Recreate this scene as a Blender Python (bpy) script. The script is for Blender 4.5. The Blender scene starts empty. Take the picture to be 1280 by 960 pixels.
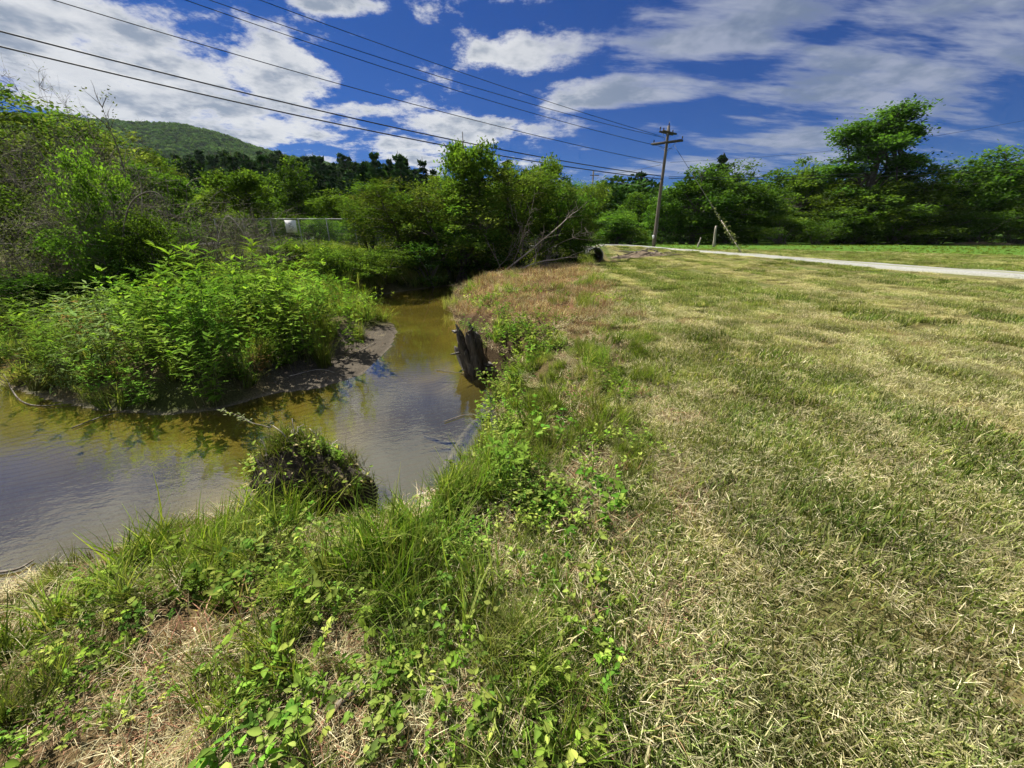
import bpy, math, random
import numpy as np
from mathutils import Vector, Matrix

R = math.radians
SC = bpy.context.scene
COL = SC.collection

# ------------------------------------------------------------------ camera
FPX = 481.0                       # focal length in photo pixels (1280 wide)
PITCH = R(21.5)
EYE = 1.6
cam_d = bpy.data.cameras.new("camera")
cam_d.sensor_width = 36.0
cam_d.lens = FPX / 1280.0 * 36.0
cam_d.clip_start = 0.05
cam_d.clip_end = 6000
cam = bpy.data.objects.new("camera", cam_d)
cam.location = (0, 0, EYE)
cam.rotation_euler = (R(90) - PITCH, 0, 0)
COL.objects.link(cam)
SC.camera = cam

CP, SP = math.cos(PITCH), math.sin(PITCH)
def ray(u, v):
    a = (u - 640.0) / FPX
    b = (480.0 - v) / FPX
    return np.array([a, CP + b * SP, -SP + b * CP])
def P(u, v, z=0.0):               # point of a height seen at a photo position
    d = ray(u, v); t = (z - EYE) / d[2]
    return np.array([d[0] * t, d[1] * t, z])
def PY(u, v, Y):                  # point at a distance seen at a photo position
    d = ray(u, v); t = Y / d[1]
    return np.array([d[0] * t, Y, EYE + d[2] * t])

# ------------------------------------------------------------------ sun, sky, exposure
SUN_AZ, SUN_EL = R(-42), R(50)    # azimuth from +Y, towards +X positive
sun_vec = Vector((math.sin(SUN_AZ) * math.cos(SUN_EL), math.cos(SUN_AZ) * math.cos(SUN_EL), math.sin(SUN_EL)))
sun_d = bpy.data.lights.new("sun", 'SUN')
sun_d.energy = 5.0
sun_d.angle = R(0.53)
sun_d.color = (1.0, 0.95, 0.85)
sun = bpy.data.objects.new("sun", sun_d)
sun.rotation_euler = sun_vec.to_track_quat('Z', 'Y').to_euler()
sun.location = (0, 0, 60)
COL.objects.link(sun)

SC.view_settings.view_transform = 'Standard'
SC.view_settings.look = 'None'
SC.view_settings.exposure = 1.22
SC.view_settings.gamma = 1.0
SC.view_settings.use_curve_mapping = False
SC.render.engine = 'CYCLES'
cy = SC.cycles
cy.max_bounces = 6; cy.diffuse_bounces = 1; cy.glossy_bounces = 3; cy.transmission_bounces = 3
cy.transparent_max_bounces = 6; cy.volume_bounces = 0
cy.caustics_reflective = False; cy.caustics_refractive = False
cy.sample_clamp_indirect = 4.0
cy.debug_use_spatial_splits = True
cy.use_denoising = True; cy.use_adaptive_sampling = True; cy.adaptive_threshold = 0.025
try: cy.denoising_prefilter = 'ACCURATE'
except Exception: pass

class NT:
    """small helper for writing node trees"""
    def __init__(s, tree): s.t = tree; s.n = tree.nodes; s.l = tree.links
    def node(s, kind, **kw):
        nd = s.n.new(kind)
        for k, v in kw.items(): setattr(nd, k, v)
        return nd
    def put(s, sock, val):
        if hasattr(val, 'is_output'): s.l.new(val, sock)
        else: sock.default_value = val
    def math(s, op, a, b=None, c=None, clamp=False):
        nd = s.node('ShaderNodeMath', operation=op, use_clamp=clamp)
        s.put(nd.inputs[0], a)
        if b is not None: s.put(nd.inputs[1], b)
        if c is not None: s.put(nd.inputs[2], c)
        return nd.outputs[0]
    def vmath(s, op, a, b=None):
        nd = s.node('ShaderNodeVectorMath', operation=op)
        s.put(nd.inputs[0], a)
        if b is not None: s.put(nd.inputs[1], b)
        return nd.outputs['Value'] if op in ('LENGTH', 'DOT_PRODUCT', 'DISTANCE') else nd.outputs['Vector']
    def mix(s, fac, a, b, mode='MIX'):
        nd = s.node('ShaderNodeMix', data_type='RGBA', blend_type=mode)
        s.put(nd.inputs[0], fac); s.put(nd.inputs[6], a); s.put(nd.inputs[7], b)
        return nd.outputs[2]
    def rng(s, v, a, b, c=0.0, d=1.0, smooth=True):
        nd = s.node('ShaderNodeMapRange', interpolation_type='SMOOTHSTEP' if smooth else 'LINEAR')
        s.put(nd.inputs[0], v); s.put(nd.inputs[1], a); s.put(nd.inputs[2], b); s.put(nd.inputs[3], c); s.put(nd.inputs[4], d)
        return nd.outputs[0]
    def noise(s, vec, scale, detail=4, rough=0.55, dist=0.0):
        nd = s.node('ShaderNodeTexNoise')
        if vec is not None: s.put(nd.inputs['Vector'], vec)
        nd.inputs['Scale'].default_value = scale; nd.inputs['Detail'].default_value = detail
        nd.inputs['Roughness'].default_value = rough; nd.inputs['Distortion'].default_value = dist
        return nd.outputs['Fac']

def azel(u, v):
    d = ray(u, v); d = d / np.linalg.norm(d)
    return math.atan2(d[0], d[1]), math.asin(d[2])

def build_world():
    w = bpy.data.worlds.new("World"); SC.world = w; w.use_nodes = True
    k = NT(w.node_tree); k.n.clear()
    out = k.node('ShaderNodeOutputWorld'); bg = k.node('ShaderNodeBackground')
    k.l.new(bg.outputs[0], out.inputs[0])
    sky = k.node('ShaderNodeTexSky', sky_type='NISHITA')
    sky.sun_disc = False; sky.sun_elevation = SUN_EL; sky.sun_rotation = SUN_AZ
    sky.altitude = 300; sky.air_density = 1.0; sky.dust_density = 0.4; sky.ozone_density = 1.6
    tc = k.node('ShaderNodeTexCoord').outputs['Generated']
    sep = k.node('ShaderNodeSeparateXYZ'); k.l.new(tc, sep.inputs[0])
    x, y, z = sep.outputs
    az = k.math('ARCTAN2', x, y); el = k.math('ARCSINE', z)
    ae = k.node('ShaderNodeCombineXYZ'); k.put(ae.inputs[0], az); k.put(ae.inputs[1], el); ae = ae.outputs[0]
    # cloud layer: a flat deck seen in perspective
    zz = k.math('ADD', k.math('ABSOLUTE', z), 0.16)
    cp = k.node('ShaderNodeCombineXYZ'); k.put(cp.inputs[0], k.math('DIVIDE', x, zz)); k.put(cp.inputs[1], k.math('DIVIDE', y, zz)); cp = cp.outputs[0]
    puffy = k.noise(cp, 2.4, 6, 0.68)
    # long wind-drawn streaks on the right half of the sky
    rot = k.node('ShaderNodeMapping'); k.l.new(cp, rot.inputs[0]); rot.inputs['Rotation'].default_value = (0, 0, R(-62)); rot.inputs['Scale'].default_value = (0.55, 2.1, 1)
    streak = k.noise(rot.outputs[0], 2.7, 5, 0.64)
    right = k.rng(az, -0.05, 0.45)
    n = k.node('ShaderNodeMix'); k.put(n.inputs[0], right); k.put(n.inputs[2], puffy); k.put(n.inputs[3], streak); n = n.outputs[0]
    blobs = [  # photo position, half width, half height (photo pixels), weight
        (110, 60, 260, 85, 1.12), (230, 140, 220, 52, 1.08), (350, 95, 90, 65, 1.0), (420, 5, 80, 22, .9),
        (570, 158, 85, 24, 1.0), (520, 190, 60, 22, 1.1), (450, 137, 60, 15, .7),
        (660, 62, 120, 36, .85), (775, 116, 135, 28, 1.05), (900, 48, 190, 50, 1.0), (700, 160, 80, 18, .55),
        (1150, 80, 260, 130, 1.0), (1000, 172, 150, 28, .95), (930, 204, 260, 20, .8)]
    acc = None
    for (u, v, ru, rv, wt) in blobs:
        a0, e0 = azel(u, v); a1, _ = azel(u + ru, v); a2, _ = azel(u - ru, v); _, e1 = azel(u, v - rv); _, e2 = azel(u, v + rv)
        sa, se = abs(a1 - a2) / 2, abs(e1 - e2) / 2
        d = k.vmath('LENGTH', k.vmath('MULTIPLY', k.vmath('SUBTRACT', ae, (a0, e0, 0)), (1 / sa, 1 / se, 0)))
        b = k.rng(d, 1.35, 0.15, 0.0, wt)
        acc = b if acc is None else k.math('MAXIMUM', acc, b)
    # the bank of cloud on the left goes on overhead, as the stream mirrors it
    acc = k.math('MAXIMUM', acc, k.rng(k.vmath('LENGTH', k.vmath('MULTIPLY', k.vmath('SUBTRACT', ae, (-.85, .72, 0)), (1.6, 3.2, 0))), 1.3, .2, 0, 1.15))
    far = k.rng(k.math('ABSOLUTE', az), 0.95, 1.25)                  # beyond the picture the deck goes on, half covered
    high = k.rng(el, 0.42, 0.55)
    acc = k.math('MAXIMUM', acc, k.math('MULTIPLY', k.math('MAXIMUM', far, high), 0.84))
    acc = k.math('MAXIMUM', acc, 0.12)
    tot = k.math('ADD', k.math('MULTIPLY', n, 1.75), k.math('MULTIPLY', acc, 0.46))
    dens = k.rng(tot, 0.96, k.rng(right, 0, 1, 1.22, 1.42, False))
    thick = k.rng(k.noise(cp, 3.3, 4, 0.62), 0.38, 0.60)
    white = k.mix(right, (1.10, 1.11, 1.12, 1), (0.60, 0.65, 0.80, 1))
    grey = k.mix(right, (0.38, 0.45, 0.57, 1), (0.27, 0.34, 0.47, 1))
    core = k.math('MULTIPLY', k.rng(tot, 1.04, 1.36), k.math('SUBTRACT', 1.0, k.math('MULTIPLY', thick, .75)))
    cloud = k.mix(core, white, grey)
    cloud = k.mix(1.0, cloud, (6.2, 6.2, 6.2, 1), 'MULTIPLY')
    deep = k.mix(1.0, sky.outputs[0], (0.006, 0.155, .47, 1), 'MULTIPLY')
    colr = k.mix(k.math('MULTIPLY', dens, k.rng(right, 0, 1, .95, .82, False)), deep, cloud)
    k.put(bg.inputs[0], colr); bg.inputs[1].default_value = 0.052
    w.cycles.sampling_method = 'MANUAL'; w.cycles.sample_map_resolution = 512
build_world()

# ------------------------------------------------------------------ noise in numpy
def _hash(ix, iy, s):
    n = (ix.astype(np.int64) * 374761393 + iy.astype(np.int64) * 668265263 + s * 974711) & 0x7fffffff
    n = ((n ^ (n >> 13)) * 1274126177) & 0x7fffffff
    return ((n ^ (n >> 16)) & 0xffff) / 65535.0
def vnoise(x, y, s=0):
    x = np.asarray(x, float); y = np.asarray(y, float)
    ix, iy = np.floor(x), np.floor(y); fx, fy = x - ix, y - iy
    fx = fx * fx * (3 - 2 * fx); fy = fy * fy * (3 - 2 * fy)
    a = _hash(ix, iy, s); b = _hash(ix + 1, iy, s); c = _hash(ix, iy + 1, s); d = _hash(ix + 1, iy + 1, s)
    return (a + (b - a) * fx) * (1 - fy) + (c + (d - c) * fx) * fy
def fbm(x, y, s=0, o=4):
    r = 0; a = .5; t = 0
    for i in range(o):
        r = r + a * vnoise(x * 2 ** i, y * 2 ** i, s + i * 17); t += a; a *= .5
    return r / t
def sst(x, a, b):
    t = np.clip((np.asarray(x, float) - a) / (b - a), 0, 1); return t * t * (3 - 2 * t)

# ------------------------------------------------------------------ the lie of the land
WZ = -0.75
near_px = [(0, 752), (60, 738), (130, 724), (175, 706), (215, 684), (262, 658), (298, 645), (330, 648), (400, 652), (448, 655), (470, 668), (515, 662), (562, 634),
           (596, 592), (620, 545), (626, 502), (628, 478), (604, 460), (596, 440), (583, 420), (567, 400), (562, 380), (564, 368)]
left_px = [(462, 371), (448, 386), (470, 396), (492, 404), (498, 414), (490, 434), (456, 468), (400, 486), (340, 493), (270, 514), (200, 520), (120, 514), (60, 502), (0, 483)]
RB = [(-13., -1.6), (-7., .4)] + [tuple(P(u, v, WZ)[:2]) for u, v in near_px] + [(-.9, 17.6), (1.6, 20.2), (4.6, 22.9), (7.0, 26.), (8.1, 30.), (8.25, 34.4)]
LB = [(6.35, 34.4), (6.0, 30.), (4.6, 26.8), (2.2, 23.8), (-.2, 21.2), (-2.6, 19.2), (-4.6, 17.0)] + [tuple(P(u, v, WZ)[:2]) for u, v in left_px] + [(-12., 7.4), (-20., 8.5), (-20., -1.)]
POLY = np.array(RB + LB); NR = len(RB)
def stream_sd(x, y):
    """signed distance to the water's edge (negative in the water) and whether the right/near bank is the nearer one"""
    x = np.asarray(x, float); y = np.asarray(y, float)
    best = np.full(x.shape, 1e9); side = np.zeros(x.shape, bool); inside = np.zeros(x.shape, bool)
    n = len(POLY)
    for i in range(n):
        ax, ay = POLY[i]; bx, by = POLY[(i + 1) % n]
        ex, ey = bx - ax, by - ay
        t = np.clip(((x - ax) * ex + (y - ay) * ey) / (ex * ex + ey * ey), 0, 1)
        d = (x - ax - t * ex) ** 2 + (y - ay - t * ey) ** 2
        m = d < best
        best = np.where(m, d, best); side = np.where(m, i < NR - 1, side)
        c = ((ay > y) != (by > y))
        with np.errstate(divide='ignore', invalid='ignore'):
            xi = (bx - ax) * (y - ay) / (by - ay if by != ay else 1e-9) + ax
        inside ^= c & (x < xi)
    d = np.sqrt(best)
    return np.where(inside, -d, d), side
BAR = P(452, 440, WZ)[:2]
ROAD = [P(1640, 382)[:2], P(1280, 355)[:2], P(1100, 339)[:2], P(950, 326)[:2], P(880, 320.5)[:2], np.array([13.9, 34.5]), np.array([12.3, 37.4]), np.array([9.0, 39.0]), np.array([4.5, 39.6]), np.array([-4., 39.8]), np.array([-14., 39.6]), np.array([-30., 39.])]
def catmull(pts, n=12):
    pts = [np.asarray(p, float) for p in pts]
    pts = [2 * pts[0] - pts[1]] + pts + [2 * pts[-1] - pts[-2]]
    out = []
    for i in range(1, len(pts) - 2):
        p0, p1, p2, p3 = pts[i - 1:i + 3]
        for j in range(n):
            t = j / n
            out.append(.5 * (2 * p1 + (p2 - p0) * t + (2 * p0 - 5 * p1 + 4 * p2 - p3) * t * t + (3 * p1 - p0 - 3 * p2 + p3) * t ** 3))
    out.append(pts[-2]); return np.array(out)
ROADC = catmull(ROAD, 10)
def road_d(x, y):
    x = np.asarray(x, float); y = np.asarray(y, float); best = np.full(x.shape, 1e9)
    for i in range(len(ROADC) - 1):
        a = ROADC[i]; e = ROADC[i + 1] - a
        t = np.clip(((x - a[0]) * e[0] + (y - a[1]) * e[1]) / (e @ e), 0, 1)
        best = np.minimum(best, (x - a[0] - t * e[0]) ** 2 + (y - a[1] - t * e[1]) ** 2)
    return np.sqrt(best)
def H(x, y):
    x = np.asarray(x, float); y = np.asarray(y, float)
    d, rb = stream_sd(x, y)
    rough = (fbm(x * 1.3, y * 1.3, 3) - .5) * .10 + (fbm(x * 5, y * 5, 9, 3) - .5) * .05
    # right and near bank
    w = .75 - .4 * sst(y, 5.2, 6.2) * sst(y, 11, 9) + .85 * sst(-x, .2, 1.6) * sst(y, 6, 3.4) + .9 * sst(y, 7.5, 12)
    dd = d + (fbm(x * 2.2, y * 2.2, 21, 3) - .5) * .25 * sst(d, 0, .3)
    lip = (.2 + .22 * sst(y, 5.2, 6.2) * sst(y, 11, 9)) * sst(dd, 0, .16)
    lipx = .22 * sst(y, 5.2, 6.2) * sst(y, 11, 9)
    zr = WZ + lip + (.55 - lipx + .10 * sst(y, 4, 9)) * sst(dd / w, .12, 1.0)
    flat = (fbm(x * .35, y * .35, 5, 3) - .5) * .14 * sst(np.hypot(x, y), 2, 10)
    zr = zr + rough * sst(dd, .1, .6) * np.where(x > 2.2, .45, 1.0) + flat * sst(d, .5, 3)
    zr = zr - .06 * np.exp(-(((x + 1.85) / .6) ** 2 + ((y - 2.55) / .3) ** 2))
    hollow = np.exp(-(((x - .36) / .16) ** 2 + ((y - 1.62) / .13) ** 2))
    zr = zr - .10 * hollow
    # left bank: low sand bar, then a mound, then level ground
    bar = np.exp(-(((x - BAR[0]) / 1.1) ** 2 + ((y - BAR[1]) / 2.2) ** 2)) * (.75 + .6 * fbm(x * 1.6, y * 1.6, 37, 2))
    zl = WZ + (.05 + .07 * (fbm(x * 2.6, y * 2.6, 35, 3) - .5)) * sst(d, 0, .25) + .32 * sst(d - 1.15 * bar, .05, .9) + .36 * sst(d, 1.2, 7)
    zl = zl + rough * sst(d, .3, 1.2) + .25 * sst(d, 6, 30)
    z = np.where(rb, zr, zl)
    # bed
    bed = WZ - (.05 + .16 * sst(-d, 0, 1.1) + (fbm(x * .8, y * .8, 31, 3) - .5) * .14 * sst(-d, .1, .8))
    z = np.where(d < 0, bed, z)
    # lane embankment over the culvert, far ground falling gently
    rd = road_d(x, y)
    z = z + (.10 + .22 * sst(x, 16, 9)) * sst(rd, 3.4, 1.3) * sst(d, -.5, .8)
    z = z * sst(np.hypot(x, y), 400, 60) + 0.0
    return z
def Hs(x, y): return float(H(np.array([x]), np.array([y]))[0])
def PG(u, v):                     # ground point seen at a photo position
    q = P(u, v, -.1)
    for _ in range(6): q = P(u, v, .5 * q[2] + .5 * max(Hs(q[0], q[1]), WZ))
    return q
def lawn_edge(y): return np.interp(y, [0, .7, 1.2, 2.2, 3.6, 5.3, 9, 14.3, 22, 60], [.22, .26, .46, 1.0, 1.55, 2.0, 2.5, 2.9, 4.2, 9])
def dryness(x, y):
    """0 green .. 1 straw; mowing rows run along the stream"""
    xx = x + .25 * (fbm(x * .3, y * .3, 71, 2) - .5) - .03 * y * sst(y, 0, 6)
    rows = fbm(xx * 2.3, y * .06, 40, 2)
    patch = fbm(x * 1.7, y * .42, 44, 4)
    d = .35 + 2.5 * (rows - .48) + 1.25 * (patch - .45) + .12
    d = d - .75 * np.exp(-((xx - 2.12) / .17) ** 2) * sst(y, 7, 3) - .5 * np.exp(-((xx - 3.2) / .2) ** 2) * sst(y, 9, 3)
    return np.clip(d, 0, 1)
def brown_zone(x, y):
    e = lawn_edge(y)
    return sst(y, 6.0, 8.0) * sst(y, 24, 20) * sst(x, -2.2, -1.0 + 0 * x) * sst(x - e, .5, -.5) * sst(fbm(x * .9, y * .7, 81, 3), .22, .42)

# ------------------------------------------------------------------ meshes
def mk_mesh(name, V, faces, colr=None, smooth=False):
    """faces: list of int arrays (n, k)"""
    me = bpy.data.meshes.new(name)
    V = np.asarray(V, np.float32); fs = [np.asarray(f, np.int32) for f in faces if len(f)]
    me.vertices.add(len(V)); me.vertices.foreach_set('co', V.ravel())
    nl = sum(f.size for f in fs); nf = sum(len(f) for f in fs)
    me.loops.add(nl); me.polygons.add(nf)
    me.loops.foreach_set('vertex_index', np.concatenate([f.ravel() for f in fs]))
    tot = np.concatenate([np.full(len(f), f.shape[1], np.int32) for f in fs])
    st = np.concatenate([[0], np.cumsum(tot)[:-1]]).astype(np.int32)
    me.polygons.foreach_set('loop_start', st)
    try: me.polygons.foreach_set('loop_total', tot)
    except Exception: pass
    if smooth: me.polygons.foreach_set('use_smooth', np.ones(nf, bool))
    me.update(calc_edges=True)
    if colr is not None:
        c = np.asarray(colr, np.float32)
        if c.shape[1] == 3: c = np.concatenate([c, np.ones((len(c), 1), np.float32)], 1)
        a = me.color_attributes.new('col', 'FLOAT_COLOR', 'POINT'); a.data.foreach_set('color', c.ravel())
    return me
class MB:
    def __init__(s): s.V = []; s.F = {}; s.C = []; s.n = 0
    def add(s, V, faces, c=None):
        V = np.asarray(V, float).reshape(-1, 3); 
        for f in faces:
            f = np.asarray(f, int); 
            if len(f): s.F.setdefault(f.shape[1], []).append(f + s.n)
        s.V.append(V); s.n += len(V)
        c = np.asarray((.5, .5, .5) if c is None else c, float)
        s.C.append(np.broadcast_to(c, (len(V), 3)).copy() if c.ndim == 1 else c)
    def tube(s, pts, rad, sides=6, c=None, cap=True):
        pts = np.asarray(pts, float); n = len(pts); rad = np.broadcast_to(np.asarray(rad, float), (n,))
        T = np.gradient(pts, axis=0); T /= np.linalg.norm(T, axis=1)[:, None] + 1e-12
        up = np.array([0, 0, 1.]) if abs(T[0][2]) < .9 else np.array([1., 0, 0])
        A = np.cross(T, up); A /= np.linalg.norm(A, axis=1)[:, None] + 1e-9; B = np.cross(T, A)
        an = np.arange(sides) * 2 * np.pi / sides
        V = pts[:, None] + rad[:, None, None] * (np.cos(an)[None, :, None] * A[:, None] + np.sin(an)[None, :, None] * B[:, None])
        i = np.arange(n - 1)[:, None] * sides; j = np.arange(sides)[None]; j2 = (j + 1) % sides
        F = np.stack([i + j, i + j2, i + j2 + sides, i + j + sides], -1).reshape(-1, 4)
        fs = [F]
        if cap: fs += [np.arange(sides)[None, ::-1], (np.arange(sides) + (n - 1) * sides)[None]]
        s.add(V.reshape(-1, 3), fs, c)
    def box(s, c0, size, M=None, c=None):
        h = np.array(size) / 2
        V = np.array([[x, y, z] for x in (-1, 1) for y in (-1, 1) for z in (-1, 1)]) * h
        if M is not None: V = V @ np.array(M).T
        s.add(V + np.array(c0), [np.array([[0, 1, 3, 2], [4, 6, 7, 5], [0, 4, 5, 1], [2, 3, 7, 6], [0, 2, 6, 4], [1, 5, 7, 3]])], c)
    def mesh(s, name, smooth=False):
        return mk_mesh(name, np.concatenate(s.V), [np.concatenate(f) for f in s.F.values()], np.concatenate(s.C), smooth)

def link(name, me, mat=None, parent=None, label=None, cat=None, group=None, kind=None, loc=None):
    o = bpy.data.objects.new(name, me); COL.objects.link(o)
    if mat is not None and me is not None and len(me.materials) == 0: me.materials.append(mat)
    if parent is not None: o.parent = parent
    if label: o['label'] = label
    if cat: o['category'] = cat
    if group: o['group'] = group
    if kind: o['kind'] = kind
    if loc is not None: o.location = [float(c) for c in loc]
    return o
def thing(name, label, cat, loc=(0, 0, 0), rz=0.0, group=None, scale=1.0):
    o = link(name, None, None, None, label, cat, group, None, loc)
    o.rotation_euler = (0, 0, rz); o.scale = (scale,) * 3 if np.isscalar(scale) else scale
    return o
def dup(root, loc, rz, scale, label=None, group=None):
    r = root.copy(); COL.objects.link(r); r.location = [float(c) for c in loc]; r.rotation_euler = (0, 0, rz)
    r.scale = (scale,) * 3 if np.isscalar(scale) else scale
    if label: r['label'] = label
    if group: r['group'] = group
    for ch in list(root.children):
        c = ch.copy(); COL.objects.link(c); c.parent = r
        for g in list(ch.children):
            q = g.copy(); COL.objects.link(q); q.parent = c
    return r

# ------------------------------------------------------------------ materials
def new_mat(name):
    m = bpy.data.materials.new(name); m.use_nodes = True
    k = NT(m.node_tree); k.n.clear()
    out = k.node('ShaderNodeOutputMaterial'); return m, k, out
def leaf_mat(name, trans=.38, rough=.5, spec=.35, var=.45, dry=(.36, .325, .16, 1), tcol=(1.25, 1.35, .55, 1)):
    m, k, out = new_mat(name)
    col = k.node('ShaderNodeVertexColor', layer_name='col').outputs[0]
    dr = k.node('ShaderNodeAttribute', attribute_type='INSTANCER', attribute_name='dry').outputs['Fac']
    rnd = k.node('ShaderNodeObjectInfo').outputs['Random']
    c = k.mix(k.math('MULTIPLY', dr, .85), col, dry)
    val = k.rng(rnd, 0, 1, 1 - var, 1 + var, False)
    hs = k.node('ShaderNodeHueSaturation'); k.put(hs.inputs['Value'], val); k.put(hs.inputs['Color'], c)
    k.put(hs.inputs['Hue'], k.rng(k.math('FRACT', k.math('MULTIPLY', rnd, 7.31)), 0, 1, .482, .515, False))
    c = hs.outputs[0]
    b = k.node('ShaderNodeBsdfDiffuse'); k.put(b.inputs['Color'], c)
    t = k.node('ShaderNodeBsdfTranslucent'); k.put(t.inputs[0], k.mix(1.0, c, tcol, 'MULTIPLY'))
    mx = k.node('ShaderNodeMixShader'); mx.inputs[0].default_value = trans
    k.l.new(b.outputs[0], mx.inputs[1]); k.l.new(t.outputs[0], mx.inputs[2]); k.l.new(mx.outputs[0], out.inputs[0])
    return m
def solid_mat(name, a, b=None, scale=8.0, rough=.85, bump=.0, stretch=(1, 1, 1), metal=0.0, spec=.3):
    m, k, out = new_mat(name)
    p = k.node('ShaderNodeBsdfPrincipled'); p.inputs['Roughness'].default_value = rough; p.inputs['Metallic'].default_value = metal; p.inputs['Specular IOR Level'].default_value = spec
    tc = k.node('ShaderNodeTexCoord').outputs['Object']
    mp = k.node('ShaderNodeMapping'); k.l.new(tc, mp.inputs[0]); mp.inputs['Scale'].default_value = stretch
    n = k.noise(mp.outputs[0], scale, 3, .65)
    k.put(p.inputs['Base Color'], k.mix(k.rng(n, .3, .7), (*a, 1), (*(b or a), 1)))
    if bump:
        bp = k.node('ShaderNodeBump'); bp.inputs['Strength'].default_value = bump; bp.inputs['Distance'].default_value = .02
        k.put(bp.inputs['Height'], n); k.l.new(bp.outputs[0], p.inputs['Normal'])
    k.l.new(p.outputs[0], out.inputs[0]); return m
M = {}
M['grass'] = leaf_mat('grass_blades', .36, .6, .14)
M['herb'] = leaf_mat('herb_leaves', .40, .6, .12, .35)
M['tree'] = leaf_mat('tree_leaves', .42, .7, .12, .30)
M['pine'] = leaf_mat('pine_needles', .12, .8, .08, .35)
M['straw'] = leaf_mat('dry_straw', .18, .6, .3, .35)
M['bark'] = solid_mat('grey_bark', (.11, .095, .08), (.05, .042, .035), 14, .9, .6, (1, 1, .25))
M['twig'] = solid_mat('dead_twigs', (.19, .165, .135), (.09, .075, .058), 9, .9, .3)
M['pale_twig'] = solid_mat('bleached_wood', (.42, .38, .32), (.24, .20, .16), 9, .85, .3, (1, 1, .3))
M['stem'] = solid_mat('green_stems', (.10, .13, .04), (.13, .10, .05), 6, .7)
M['pole'] = solid_mat('weathered_pole_wood', (.17, .145, .12), (.08, .068, .056), 10, .9, .5, (1, 1, .08))
M['arm'] = solid_mat('dark_crossarm_wood', (.085, .072, .058), (.045, .038, .03), 10, .9, .4)
M['insul'] = solid_mat('brown_porcelain', (.05, .03, .02), (.03, .02, .015), 10, .25, 0, spec=.6)
M['wire'] = solid_mat('black_cable', (.018, .018, .02), (.012, .012, .014), 3, .6)
M['steel'] = solid_mat('galvanised_steel', (.30, .31, .32), (.22, .23, .24), 20, .6, 0, metal=.3)
M['sign'] = solid_mat('white_sign_paint', (.82, .83, .84), (.74, .75, .76), 5, .5)
M['ink'] = solid_mat('dark_print', (.12, .13, .15), (.08, .09, .1), 5, .6)
M['culvert'] = solid_mat('corrugated_black_pipe', (.025, .025, .027), (.04, .038, .036), 10, .7)
M['wetwood'] = solid_mat('wet_dark_wood', (.085, .068, .054), (.02, .016, .012), 22, .6, .9, (1, 1, .2), spec=.45)
M['soil'] = solid_mat('dark_root_soil', (.055, .042, .028), (.022, .017, .012), 16, .95, 1.0)

def ground_material():
    m, k, out = new_mat('ground_surface')
    p = k.node('ShaderNodeBsdfDiffuse')
    col = k.node('ShaderNodeVertexColor', layer_name='col')
    geo = k.node('ShaderNodeNewGeometry').outputs['Position']
    fine = k.noise(geo, 40, 2, .7)
    v = k.rng(fine, .25, .75, .45, 1.5, False)
    hs = k.node('ShaderNodeHueSaturation'); k.put(hs.inputs['Value'], v); k.l.new(col.outputs[0], hs.inputs['Color'])
    # alpha of the colour layer: how sandy (smooth, rippled) the surface is
    sandy = col.outputs['Alpha']
    mp = k.node('ShaderNodeMapping'); k.l.new(geo, mp.inputs[0]); mp.inputs['Rotation'].default_value = (0, 0, R(-28)); mp.inputs['Scale'].default_value = (1, 1, 0)
    wv = k.node('ShaderNodeTexWave', wave_type='BANDS', bands_direction='Y', wave_profile='SAW'); k.l.new(mp.outputs[0], wv.inputs[0])
    wv.inputs['Scale'].default_value = 2.6; wv.inputs['Distortion'].default_value = 3.2; wv.inputs['Detail'].default_value = 0; wv.inputs['Detail Scale'].default_value = 1.2
    sandc = k.mix(k.rng(wv.outputs['Fac'], .62, 1.0, 0, .55), col.outputs[0], (.085, .05, .012, 1))
    k.put(p.inputs['Color'], k.mix(sandy, hs.outputs[0], sandc))
    h = k.math('ADD', k.math('MULTIPLY', fine, 1.0), k.math('MULTIPLY', k.math('MULTIPLY', wv.outputs['Fac'], sandy), .9))
    bp = k.node('ShaderNodeBump'); bp.inputs['Strength'].default_value = .7; bp.inputs['Distance'].default_value = .03
    k.put(bp.inputs['Height'], h); k.l.new(bp.outputs[0], p.inputs['Normal'])
    k.l.new(p.outputs[0], out.inputs[0]); return m

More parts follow.
